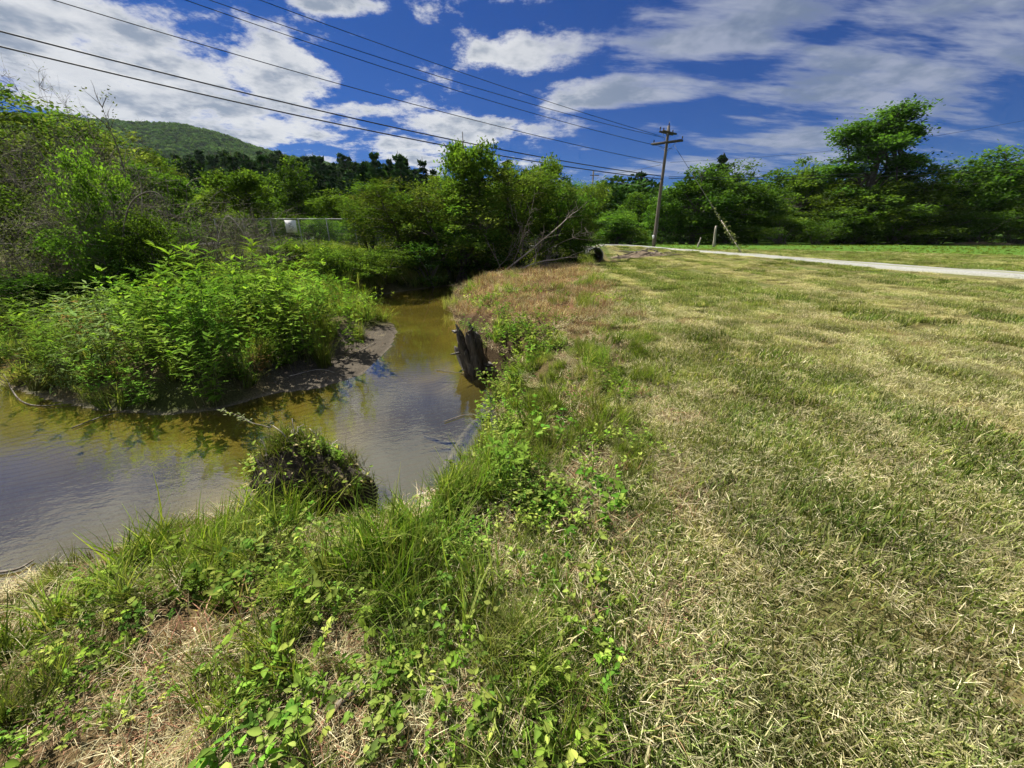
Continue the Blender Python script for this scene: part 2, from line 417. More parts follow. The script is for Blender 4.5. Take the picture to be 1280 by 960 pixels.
# ------------------------------------------------------------------ ground sheet
def axis(lo, fa, fb, hi, step):
    a = [fa]; s = step
    while a[-1] > lo: s *= 1.12; a.append(a[-1] - s)
    b = [fb]; s = step
    while b[-1] < hi: s *= 1.12; b.append(b[-1] + s)
    return np.array(a[::-1] + list(np.arange(fa + step, fb, step)) + b)
def build_ground():
    xs = axis(-2000, -11, 9, 1500, .075); ys = axis(-250, -1.5, 19, 1800, .075)
    X, Y = np.meshgrid(xs, ys); x, y = X.ravel(), Y.ravel()
    z = H(x, y); d, rb = stream_sd(x, y); rd = road_d(x, y)
    nx, ny = len(xs), len(ys)
    i = np.arange(ny - 1)[:, None] * nx + np.arange(nx - 1)[None]
    F = np.stack([i, i + 1, i + nx + 1, i + nx], -1).reshape(-1, 4)
    c = np.zeros((len(x), 3)); e = lawn_edge(y); dr = dryness(x, y)[:, None]
    def mixc(a, b, t): return np.asarray(a) * (1 - t) + np.asarray(b) * t
    lawn = mixc((.045, .055, .016), (.14, .11, .048), dr)
    lawn = mixc(lawn, mixc((.07, .095, .026), (.16, .145, .065), dr), sst(np.hypot(x, y), 7, 16)[:, None])
    rough = mixc((.040, .045, .014), (.105, .075, .038), sst(fbm(x * 1.8, y * 1.8, 61, 3), .35, .65)[:, None])
    right = mixc(rough, lawn, sst(x - e, -.35, .25)[:, None])
    right = mixc(right, (.17, .095, .055), brown_zone(x, y)[:, None])
    leftc = mixc((.045, .055, .018), (.10, .085, .045), sst(fbm(x * 1.2, y * 1.2, 66, 3), .35, .65)[:, None])
    bar = np.exp(-(((x - BAR[0]) / 1.3) ** 2 + ((y - BAR[1]) / 2.4) ** 2)) * sst(d, 1.5, .9)
    leftc = mixc(leftc, (.085, .073, .058), sst(bar, .25, .5)[:, None])
    c = np.where(rb[:, None], right, leftc)
    c = mixc(c, (.06, .043, .027), (sst(d, .55, .12) * rb)[:, None])
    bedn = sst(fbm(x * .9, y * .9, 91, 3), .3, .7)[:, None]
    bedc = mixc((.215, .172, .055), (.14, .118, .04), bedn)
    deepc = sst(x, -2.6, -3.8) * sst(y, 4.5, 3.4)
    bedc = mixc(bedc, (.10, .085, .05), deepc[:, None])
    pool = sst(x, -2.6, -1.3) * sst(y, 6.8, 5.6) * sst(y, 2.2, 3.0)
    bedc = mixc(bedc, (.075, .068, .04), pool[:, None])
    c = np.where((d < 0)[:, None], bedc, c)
    wet = (sst(d, -.02, 0) * sst(d, .12, .04) * ~rb)[:, None]
    c = mixc(c, (.17, .145, .115), wet * .6)
    # the hay field beyond the lane, then the wider valley
    side = (x > np.interp(y, ROADC[::-1, 1][np.argsort(ROADC[::-1, 1])], ROADC[::-1, 0][np.argsort(ROADC[::-1, 1])]))
    field = mixc((.07, .135, .024), (.17, .19, .05), (sst(fbm(x * .12, y * .25, 77, 3), .45, .7) * sst(y, 40, 20))[:, None])
    ff = (sst(rd, 1.3, 2.4) * side * (x > 8))[:, None]
    c = mixc(c, field, ff)
    c = mixc(c, (.055, .10, .022), sst(np.hypot(x, y), 70, 110)[:, None])
    a = np.where(d < -.02, 1.0, 0.0) * sst(fbm(x * .5, y * .5, 93, 2), .15, .4)
    me = mk_mesh('ground', np.stack([x, y, z], 1), [F], np.concatenate([c, a[:, None]], 1), True)
    g = link('ground', me, ground_material(), kind='structure')
    g['label'] = 'mown straw and green meadow with a stream channel cut through it'
    # water sheet: it runs on a little way under the banks
    me = mk_mesh('water', [(-24, -4, WZ), (9.5, -4, WZ), (9.5, 34.3, WZ), (-24, 34.3, WZ)], [np.array([[0, 1, 2, 3]])])
    m, k, out = new_mat('shallow_stream_water')
    geo = k.node('ShaderNodeNewGeometry').outputs['Position']
    mp = k.node('ShaderNodeMapping'); k.l.new(geo, mp.inputs[0]); mp.inputs['Rotation'].default_value = (0, 0, R(-25)); mp.inputs['Scale'].default_value = (1, 1.7, 1)
    n1 = k.noise(mp.outputs[0], 5.5, 2, .6); n2 = k.noise(mp.outputs[0], 24, 1, .55)
    sp = k.node('ShaderNodeSeparateXYZ'); k.l.new(geo, sp.inputs[0])
    calm = k.rng(sp.outputs[1], 5.2, 8.0, 1.0, .22)
    hgt = k.math('MULTIPLY', k.math('ADD', k.math('MULTIPLY', n1, .55), k.math('MULTIPLY', n2, .16)), calm)
    bp = k.node('ShaderNodeBump'); bp.inputs['Strength'].default_value = .4; bp.inputs['Distance'].default_value = .011; k.put(bp.inputs['Height'], hgt)
    cosi = k.math('ABSOLUTE', k.vmath('DOT_PRODUCT', bp.outputs[0], k.node('ShaderNodeNewGeometry').outputs['Incoming']))
    fres = k.math('MULTIPLY_ADD', k.math('POWER', k.math('SUBTRACT', 1.0, cosi, None, True), 4.0), .80, .20)
    gl = k.node('ShaderNodeBsdfGlossy'); gl.inputs['Roughness'].default_value = .02; gl.inputs[0].default_value = (1, 1, 1, 1); k.l.new(bp.outputs[0], gl.inputs['Normal'])
    tr = k.node('ShaderNodeBsdfTransparent'); tr.inputs[0].default_value = (.85, .835, .60, 1)
    mx = k.node('ShaderNodeMixShader'); k.put(mx.inputs[0], fres); k.l.new(tr.outputs[0], mx.inputs[1]); k.l.new(gl.outputs[0], mx.inputs[2])
    k.l.new(mx.outputs[0], out.inputs[0])
    w = link('water', me, m, kind='structure'); w['label'] = 'clear shallow stream over golden rippled sand'
    # lane: two gravel wheel tracks with a grassy middle
    T = np.gradient(ROADC, axis=0); T /= np.linalg.norm(T, axis=1)[:, None]; N = np.stack([-T[:, 1], T[:, 0]], 1)
    us = np.linspace(-.8, .8, 13); V = []; C = []
    for j, u in enumerate(us):
        q = ROADC + N * (u + .08 * (fbm(np.arange(len(ROADC)) * .7, np.full(len(ROADC), j * .3), 5, 2) - .5)[:, None])
        zz = H(q[:, 0], q[:, 1]) + .11 - .13 * (abs(u) > .75)
        V.append(np.stack([q[:, 0], q[:, 1], zz], 1))
        t = 1 - .75 * math.exp(-(u / .22) ** 2) - .5 * (abs(u) > .75)
        g = np.array((.19, .20, .085)); s = np.array((.27, .27, .26))
        C.append(np.tile(g * (1 - t) + s * t, (len(q), 1)))
    V = np.stack(V, 1); C = np.stack(C, 1); n, mm = V.shape[:2]
    i = np.arange(n - 1)[:, None] * mm + np.arange(mm - 1)[None]
    F = np.stack([i, i + 1, i + mm + 1, i + mm], -1).reshape(-1, 4)
    me = mk_mesh('gravel_road', V.reshape(-1, 3), [F], np.concatenate([C.reshape(-1, 3), np.zeros((n * mm, 1))], 1), True)
    link('gravel_road', me, g_mat, kind='structure')['label'] = 'pale gravel farm lane across the meadow'
g_mat = ground_material()
build_ground()

# ------------------------------------------------------------------ scattered plants: prototypes
rng = np.random.default_rng(7)
def rotz(a): c, s = np.cos(a), np.sin(a); return c, s
def blades(n, h, w, spread, lean, rs, cols, segs=3, straw=False):
    """n curved tapering blades; returns verts, quads, colours"""
    ang = rs.uniform(0, 2 * np.pi, n); rad = spread * np.sqrt(rs.uniform(0, 1, n)); ro = rs.uniform(0, 2 * np.pi, n)
    root = np.stack([rad * np.cos(ro), rad * np.sin(ro), np.zeros(n)], 1)
    L = rs.uniform(h[0], h[1], n); W = rs.uniform(w[0], w[1], n); le = rs.uniform(lean[0], lean[1], n)
    dirx = np.stack([np.cos(ang), np.sin(ang), np.zeros(n)], 1)
    twist = ang + np.pi / 2 + rs.uniform(-.6, .6, n)
    side = np.stack([np.cos(twist), np.sin(twist), rs.uniform(-.3, .3, n)], 1)
    V = []; C = []
    cols = np.asarray(cols); pick = cols[rs.integers(0, len(cols), n)] * rs.uniform(.6, 1.4, n)[:, None]
    p = root.copy(); th = le * (.35 if not straw else .9)
    for sgm in range(segs + 1):
        t = sgm / segs
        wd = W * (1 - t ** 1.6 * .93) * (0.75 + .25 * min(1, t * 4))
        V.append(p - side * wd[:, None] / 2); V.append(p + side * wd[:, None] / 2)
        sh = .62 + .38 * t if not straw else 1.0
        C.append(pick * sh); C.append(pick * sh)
        thc = th + le * t * (1.1 if not straw else .25)
        p = p + (dirx * np.sin(thc)[:, None] + np.array([0, 0, 1.]) * np.cos(thc)[:, None]) * (L / segs)[:, None]
        if straw: p[:, 2] = np.maximum(p[:, 2], .003)
    V = np.stack(V, 1); C = np.stack(C, 1); m = 2 * (segs + 1)
    base = np.arange(n)[:, None] * m
    F = np.concatenate([base + np.array([[2 * i, 2 * i + 1, 2 * i + 3, 2 * i + 2]]) for i in range(segs)])
    return V.reshape(-1, 3), F, C.reshape(-1, 3)
def leaves(pos, nrm, dirv, ln, wd, col, rs, fold=.15, droop=.0):
    """pointed leaf = two quads folded on the midrib. pos: base (n,3); dirv: along; nrm: up"""
    n = len(pos); dirv = dirv / (np.linalg.norm(dirv, axis=1)[:, None] + 1e-9)
    s = np.cross(dirv, nrm); s /= np.linalg.norm(s, axis=1)[:, None] + 1e-9; u = np.cross(s, dirv)
    ln = np.broadcast_to(ln, (n,))[:, None]; wd = np.broadcast_to(wd, (n,))[:, None]
    b = pos; m1 = pos + dirv * ln * .45 - u * ln * droop * .3; tip = pos + dirv * ln - u * ln * droop
    l = m1 - s * wd / 2 + u * wd * fold; r = m1 + s * wd / 2 + u * wd * fold
    V = np.stack([b, l, tip, r, m1], 1).reshape(-1, 3); k0 = np.arange(n)[:, None] * 5
    F = np.concatenate([k0 + np.array([[0, 4, 1]]), k0 + np.array([[1, 4, 2]]), k0 + np.array([[0, 3, 4]]), k0 + np.array([[4, 3, 2]])])
    return V, F, np.repeat(col, 5, 0)
def oval_leaves(pos, dirv, ln, wd, col, rs):
    """broad leaf with a curved outline, folded on the midrib and drooping to the tip"""
    n = len(pos); dirv = dirv / (np.linalg.norm(dirv, axis=1)[:, None] + 1e-9); nrm = np.array([0, 0, 1.]) + rs.normal(size=(n, 3)) * .25
    s = np.cross(dirv, nrm); s /= np.linalg.norm(s, axis=1)[:, None] + 1e-9; u = np.cross(s, dirv); ln = ln[:, None]; wd = wd[:, None]; dr = rs.uniform(.0, .5, (n, 1)); fo = rs.uniform(.05, .3, (n, 1))
    def mid(t): return pos + dirv * ln * t - u * ln * dr * t * t
    ts = (.14, .36, .62, .84); ws = (.62, 1.0, .82, .42); V = [mid(0.)]
    for t, w in zip(ts, ws):
        m = mid(t); V += [m - s * wd * w / 2 + u * wd * fo * w, m, m + s * wd * w / 2 + u * wd * fo * w]
    V.append(mid(1.0)); V = np.stack(V, 1).reshape(-1, 3); k0 = np.arange(n)[:, None] * 14
    T = [[0, 2, 1], [0, 3, 2], [10, 11, 13], [11, 12, 13]]; Q = []
    for i in range(3): a = 1 + 3 * i; Q += [[a, a + 1, a + 4, a + 3], [a + 1, a + 2, a + 5, a + 4]]
    c = np.repeat(col, 14, 0).reshape(n, 14, 3).copy(); c[:, [2, 5, 8, 11]] *= 1.18
    return V, [np.concatenate([k0 + np.array([t]) for t in T]), np.concatenate([k0 + np.array([q]) for q in Q])], c.reshape(-1, 3)
def quads(pos, size, asp, col, rs, up=.6):
    """loose pointed leaves for tree crowns: one diamond quad each"""
    n = len(pos)
    nn = rs.normal(size=(n, 3)); nn[:, 2] = np.abs(nn[:, 2]) + up; nn /= np.linalg.norm(nn, axis=1)[:, None]
    a = rs.normal(size=(n, 3)); a = np.cross(nn, a); a /= np.linalg.norm(a, axis=1)[:, None] + 1e-9; b = np.cross(nn, a)
    s = np.broadcast_to(size, (n,))[:, None] * rs.uniform(.6, 1.3, (n, 1))
    V = np.stack([pos - a * s * .5, pos + b * s * asp * .5 + a * s * .08, pos + a * s * .5, pos - b * s * asp * .5 + a * s * .08], 1).reshape(-1, 3)
    return V, np.arange(n * 4).reshape(-1, 4), np.repeat(col, 4, 0)

G1 = [(.125, .215, .022), (.165, .25, .032), (.095, .17, .020), (.21, .27, .05)]
GY = [(.25, .285, .07), (.31, .32, .10), (.20, .25, .05)]
ST = [(.46, .41, .23), (.38, .335, .175), (.56, .51, .33), (.29, .245, .13), (.43, .39, .235)]
BR = [(.24, .135, .08), (.30, .18, .105), (.16, .09, .055), (.37, .25, .15)]
GM = [(.13, .195, .036), (.18, .235, .055), (.085, .14, .026), (.22, .255, .08)]
SM = [(.48, .43, .25), (.40, .36, .19), (.62, .57, .38), (.30, .26, .14), (.55, .50, .32)]
PROTO = {}
def proto(key, meshes, mat):
    c = bpy.data.collections.new(key)
    for i, me in enumerate(meshes):
        if len(me.materials) == 0: me.materials.append(mat)
        o = bpy.data.objects.new('%s_%02d' % (key, i), me); c.objects.link(o)
    PROTO[key] = (c, len(meshes))
def build_protos():
    def lift(V, k, a, b): V[:, 2] += rng.uniform(a, b, len(V) // k).repeat(k); return V
    L = []
    for i in range(4):        # mown green patch
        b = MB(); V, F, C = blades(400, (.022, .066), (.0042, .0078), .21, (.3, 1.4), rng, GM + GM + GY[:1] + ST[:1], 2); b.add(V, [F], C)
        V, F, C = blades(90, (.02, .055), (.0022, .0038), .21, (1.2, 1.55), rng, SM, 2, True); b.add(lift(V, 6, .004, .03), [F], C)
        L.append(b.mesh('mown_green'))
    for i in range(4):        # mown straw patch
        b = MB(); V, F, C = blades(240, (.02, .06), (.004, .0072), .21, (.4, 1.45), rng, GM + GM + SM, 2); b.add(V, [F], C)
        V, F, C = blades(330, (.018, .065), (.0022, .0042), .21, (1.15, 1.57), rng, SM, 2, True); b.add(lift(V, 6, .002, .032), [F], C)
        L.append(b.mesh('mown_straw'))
    proto('mown', L, M['grass'])
    L = []
    def multi(nt, n, h, w, spread, lean, cols, segs, R0, extra=0):
        b = MB()
        for t in range(nt):
            a = rng.uniform(0, 6.28); r = R0 * math.sqrt(rng.uniform()); sc = rng.uniform(.65, 1.15)
            V, F, C = blades(n, (h[0] * sc, h[1] * sc), w, spread, lean, rng, cols, segs)
            # lean each tuft a little to one side
            q = rng.normal(size=2) * .25; V[:, 0] += q[0] * V[:, 2]; V[:, 1] += q[1] * V[:, 2]
            b.add(V + (r * math.cos(a), r * math.sin(a), 0), [F], C * rng.uniform(.8, 1.2))
        if extra:
            V, F, C = blades(extra, (.08, .22), (.002, .004), R0, (.9, 1.5), rng, ST, 2); b.add(V, [F], C)
        return b
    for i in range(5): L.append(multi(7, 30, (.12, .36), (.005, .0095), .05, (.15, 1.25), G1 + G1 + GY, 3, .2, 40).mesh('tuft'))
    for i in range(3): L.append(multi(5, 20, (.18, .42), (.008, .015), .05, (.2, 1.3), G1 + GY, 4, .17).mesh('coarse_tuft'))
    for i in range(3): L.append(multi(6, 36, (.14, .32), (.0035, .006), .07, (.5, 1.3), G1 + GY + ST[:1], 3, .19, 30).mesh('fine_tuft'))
    proto('tuft', L, M['grass'])
    L = []
    for i in range(4):        # loose dry stalks
        b = MB(); V, F, C = blades(280, (.03, .17), (.0022, .0046), .22, (1.1, 1.57), rng, ST + ST + BR, 2, True); b.add(lift(V, 6, .002, .05), [F], C); L.append(b.mesh('straw'))
    for i in range(3):        # brown cut stems
        b = MB(); V, F, C = blades(190, (.04, .17), (.004, .010), .22, (.3, 1.5), rng, BR + ST[:2], 2, True); b.add(lift(V, 6, .002, .04), [F], C); L.append(b.mesh('brown'))
    proto('straw', L, M['straw'])
    L = []
    for i in range(3):        # stalk bits and pebbles
        b = MB(); V, F, C = blades(7, (.03, .16), (.003, .006), .18, (1.45, 1.57), rng, ST + BR, 2, True); b.add(V, [F], C)
        for q in range(9):
            r = rng.uniform(.004, .014); a = rng.uniform(0, 6.28); rr = rng.uniform(0, .2); V = np.array([[1, 0, 0], [0, 1, 0], [-1, 0, 0], [0, -1, 0], [0, 0, .8], [.1, 0, -.6]]) * r * rng.uniform(.7, 1.3, (6, 3)) + (rr * math.cos(a), rr * math.sin(a), r * .3)
            b.add(V, [np.array([[0, 1, 4], [1, 2, 4], [2, 3, 4], [3, 0, 4], [1, 0, 5], [2, 1, 5], [3, 2, 5], [0, 3, 5]])], np.array((.2, .175, .15)) * rng.uniform(.5, 1.3))
        L.append(b.mesh('debris'))
    proto('debris', L, M['straw'])
    L = []
    for i in range(6):        # leafy sprigs of ground cover
        b = MB(); ns = 30 if i < 4 else 14
        for s in range(ns):
            a = rng.uniform(0, 6.28); hh = rng.uniform(.04, .14); r0 = .17 * math.sqrt(rng.uniform(0, 1)); a2 = rng.uniform(0, 6.28)
            base = np.array([r0 * math.cos(a), r0 * math.sin(a), 0]); top = base + np.array([math.cos(a2) * hh * .5, math.sin(a2) * hh * .5, hh])
            b.tube([base, (base + top) / 2 + (0, 0, .01), top], [.0015, .0012, .001], 3, (.12, .15, .05), False)
            nl = int(rng.integers(5, 9)); t = rng.uniform(.35, 1.0, nl); pos = base + (top - base) * t[:, None]
            la = rng.uniform(0, 6.28, nl); dv = np.stack([np.cos(la), np.sin(la), rng.uniform(-.1, .5, nl)], 1)
            big = rng.uniform(.012, .030, nl) if i < 4 else rng.uniform(.02, .042, nl)
            base_c = np.array([(.14, .26, .03), (.20, .31, .045), (.09, .19, .025), (.27, .34, .07)])[rng.integers(0, 4)]
            V, F, C = oval_leaves(pos, dv, big, big * rng.uniform(.48, .68, nl), base_c * rng.uniform(.65, 1.25) * rng.uniform(.7, 1.2, (nl, 1)), rng); b.add(V, F, C)
        L.append(b.mesh('sprig'))
    proto('sprig', L, M['herb'])

def herb_mesh(rs, h, nst, leaf, asp, cols, spread=.12, droop=.25, tops=None, stemr=.004, oval=False):
    """a clump of leafy stems; returns stem mesh, leaf mesh"""
    sb, lb = MB(), MB()
    for s in range(nst):
        a = rs.uniform(0, 6.28); r0 = spread * rs.uniform(0, 1); hh = h * rs.uniform(.6, 1.1); ln = rs.uniform(.05, .38) * hh
        p0 = np.array([r0 * math.cos(a), r0 * math.sin(a), -.03]); p2 = p0 + np.array([math.cos(a) * ln, math.sin(a) * ln, hh]); p1 = p0 + np.array([math.cos(a) * ln * .25, math.sin(a) * ln * .25, hh * .55])
        t = np.linspace(0, 1, 6)[:, None]; pts = (1 - t) ** 2 * p0 + 2 * t * (1 - t) * p1 + t * t * p2
        sb.tube(pts, np.linspace(stemr, stemr * .35, 6), 4, (.12, .14, .05), False)
        nl = int(hh / leaf * 3.4) + 5; tt = rs.uniform(.18, 1.0, nl); tt[:4] = .985
        T = tt[:, None]; pos = (1 - T) ** 2 * p0 + 2 * T * (1 - T) * p1 + T * T * p2
        la = rs.uniform(0, 6.28, nl); dv = np.stack([np.cos(la), np.sin(la), .25 + .7 * tt ** 3 + rs.uniform(-.35, .25, nl)], 1)
        sz = leaf * rs.uniform(.65, 1.2, nl) * (1.05 - .35 * tt)
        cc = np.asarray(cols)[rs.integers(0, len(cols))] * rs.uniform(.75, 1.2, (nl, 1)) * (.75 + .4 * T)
        if tops is not None: cc = np.where((tt > .82)[:, None], np.asarray(tops) * rs.uniform(.8, 1.2, (nl, 1)), cc)
        if oval: V, F, C = oval_leaves(pos, dv, sz, sz * asp, cc, rs); lb.add(V, F, C); continue
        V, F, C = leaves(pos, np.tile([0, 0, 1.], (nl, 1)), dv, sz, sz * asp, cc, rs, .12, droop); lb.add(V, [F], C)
    return sb.mesh('stems'), lb.mesh('leaves')

def scatter(name, key, pts, rot, scl, idx, dry, label, cat):
    me = bpy.data.meshes.new(name); n = len(pts)
    me.vertices.add(n); me.vertices.foreach_set('co', np.asarray(pts, np.float32).ravel())
    for nm, ty, v in (('rot', 'FLOAT_VECTOR', rot), ('scl', 'FLOAT', scl), ('dry', 'FLOAT', dry), ('idx', 'INT', idx)):
        a = me.attributes.new(nm, ty, 'POINT'); a.data.foreach_set('vector' if ty == 'FLOAT_VECTOR' else 'value', np.asarray(v, np.int32 if ty == 'INT' else np.float32).ravel())
    o = link(name, me, None, None, label, cat, None, 'stuff')
    ng = bpy.data.node_groups.new(name + '_scatter', 'GeometryNodeTree')
    ng.interface.new_socket('Geometry', in_out='INPUT', socket_type='NodeSocketGeometry'); ng.interface.new_socket('Geometry', in_out='OUTPUT', socket_type='NodeSocketGeometry')
    N = ng.nodes; Lk = ng.links
    gi = N.new('NodeGroupInput'); go = N.new('NodeGroupOutput'); ip = N.new('GeometryNodeInstanceOnPoints'); ci = N.new('GeometryNodeCollectionInfo')
    ci.inputs['Collection'].default_value = PROTO[key][0]; ci.inputs['Separate Children'].default_value = True; ci.inputs['Reset Children'].default_value = True
    def na(nm, ty):
        q = N.new('GeometryNodeInputNamedAttribute'); q.data_type = ty; q.inputs['Name'].default_value = nm; return q.outputs['Attribute']
    e2r = N.new('FunctionNodeEulerToRotation'); Lk.new(na('rot', 'FLOAT_VECTOR'), e2r.inputs[0])
    ip.inputs['Pick Instance'].default_value = True
    Lk.new(gi.outputs[0], ip.inputs['Points']); Lk.new(ci.outputs[0], ip.inputs['Instance']); Lk.new(na('idx', 'INT'), ip.inputs['Instance Index'])
    Lk.new(e2r.outputs[0], ip.inputs['Rotation']); Lk.new(na('scl', 'FLOAT'), ip.inputs['Scale']); Lk.new(ip.outputs[0], go.inputs[0])
    o.modifiers.new('scatter', 'NODES').node_group = ng
    return o
def wedge(n_by_r, seed, half=62, ymin=-.5):
    """random ground points around the view, denser close by: list of (r0, r1, density)"""
    rs = np.random.default_rng(seed); out = []
    for r0, r1, den in n_by_r:
        A = R(half) * (r1 * r1 - r0 * r0); n = int(A * den)
        r = np.sqrt(rs.uniform(r0 * r0, r1 * r1, n)); a = rs.uniform(-R(half), R(half), n)
        out.append(np.stack([r * np.sin(a), r * np.cos(a) - .35, np.full(n, (r0 + r1) / 2)], 1))
    return np.concatenate(out), rs
def tilt(n, rs, t=.12): return np.stack([rs.normal(0, t, n), rs.normal(0, t, n), rs.uniform(0, 6.283, n)], 1)

build_protos()

# ------------------------------------------------------------------ trees and shrubs
def crown_mesh(rs, lobes, ncl, per, leaf, asp, cols, clr, stems, up=.6, shell=.42, stray=.06):
    """lobes: (centre, radii, weight). stems: polylines. returns wood MB-mesh, crown mesh"""
    wb, cb = MB(), MB()
    wts = np.array([l[2] for l in lobes], float); wts /= wts.sum()
    for st in stems: wb.tube(st[0], st[1], st[2] if len(st) > 2 else 7, (.3, .3, .3), True)
    allp = np.concatenate([np.asarray(s[0]) for s in stems]); allr = np.concatenate([np.broadcast_to(s[1], (len(s[0]),)) for s in stems])
    P_, C_ = [], []
    for i in range(ncl):
        L = lobes[rs.choice(len(lobes), p=wts)]
        v = rs.normal(size=3); v /= np.linalg.norm(v)
        c = np.asarray(L[0]) + v * np.asarray(L[1]) * rs.uniform(0, 1) ** shell
        cr = clr * rs.uniform(.55, 1.35)
        k = int(per * rs.uniform(.6, 1.4)); off = rs.normal(size=(k, 3)) * cr * np.array([1, 1, .62])
        P_.append(c + off); cc = np.asarray(cols)[rs.integers(0, len(cols))] * rs.uniform(.72, 1.3)
        C_.append(cc * rs.uniform(.8, 1.2, (k, 1)))
        if rs.uniform() < .55:
            lower = allp[:, 2] < c[2] + .1
            if lower.any():
                dd = np.where(lower, np.linalg.norm(allp - c, axis=1) + .3 * np.abs(c[2] - allp[:, 2]), 1e9); j = int(np.argmin(dd))
                a = allp[j]; mid = (a + c) / 2 + rs.normal(size=3) * np.linalg.norm(c - a) * .12 + np.array([0, 0, .1]) * np.linalg.norm(c - a)
                r0 = min(allr[j] * .6, .02 + .03 * np.linalg.norm(c - a))
                t = np.linspace(0, 1, 5)[:, None]; wb.tube((1 - t) ** 2 * a + 2 * t * (1 - t) * mid + t * t * c, np.linspace(r0, r0 * .2, 5), 4, (.3, .3, .3), False)
    P_ = np.concatenate(P_); C_ = np.concatenate(C_)
    V, F, C = quads(P_, leaf, asp, C_, rs, up); cb.add(V, [F], C)
    return wb.mesh('wood'), cb.mesh('crown')
def curve_to(p0, p1, rs, n=7, wob=.06):
    p0, p1 = np.asarray(p0, float), np.asarray(p1, float); t = np.linspace(0, 1, n)[:, None]
    L = np.linalg.norm(p1 - p0); w = np.cumsum(rs.normal(size=(n, 3)), 0) * L * wob / math.sqrt(n); w -= w[0]; w = w - t * w[-1] * .6
    return p0 + (p1 - p0) * (t ** np.array([1.25, 1.25, .9])) + w * np.array([1, 1, .4])
GT = [(.075, .145, .022), (.095, .175, .028), (.06, .115, .02), (.115, .19, .032)]
GD = [(.048, .098, .02), (.062, .118, .023), (.038, .075, .018)]
GL = [(.13, .22, .03), (.165, .25, .042), (.11, .195, .028)]
GW = [(.11, .155, .034), (.09, .135, .027), (.13, .165, .043), (.078, .12, .025)]
GG = [(.12, .14, .075), (.10, .125, .06), (.14, .155, .09)]
GT, GD, GL, GW = [[tuple(.87 * v for v in c) for c in L] for L in (GT, GD, GL, GW)]

TREES = {}
def tree_proto(key, name, label, cat, wood, crown, mat, woodmat):
    t = thing(name, label, cat); link('trunk' if cat == 'tree' else 'stems', wood, woodmat, t); 
    if crown is not None: link('crown' if cat == 'tree' else 'foliage', crown, mat, t)
    TREES[key] = [t, False]
def ground_z(x, y): return Hs(x, y)
def place(key, u, Y, vtop, wpx, hgt, wid, label=None, group=None, rz=None, vb=None):
    """stand a tree at distance Y in the direction of photo column u; its top reaches photo row vtop, its width wpx photo pixels"""
    top = PY(u, vtop, Y); x = top[0]
    gz = ground_z(x, Y); t = top[1] / ray(u, vtop)[1]
    sz = (top[2] - gz) / hgt; sx = wpx / FPX * t / wid
    rec = TREES[key]; rz = random.Random(int(u * 7 + Y)).uniform(0, 6.28) if rz is None else rz
    if not rec[1]:
        o = rec[0]; rec[1] = True; o.location = (float(x), float(Y), gz - .05); o.rotation_euler = (0, 0, rz); o.scale = (sx, sx, sz)
        if label: o['label'] = label
        if group: o['group'] = group
        return o
    return dup(rec[0], (x, Y, gz - .05), rz, (sx, sx, sz), label, group)

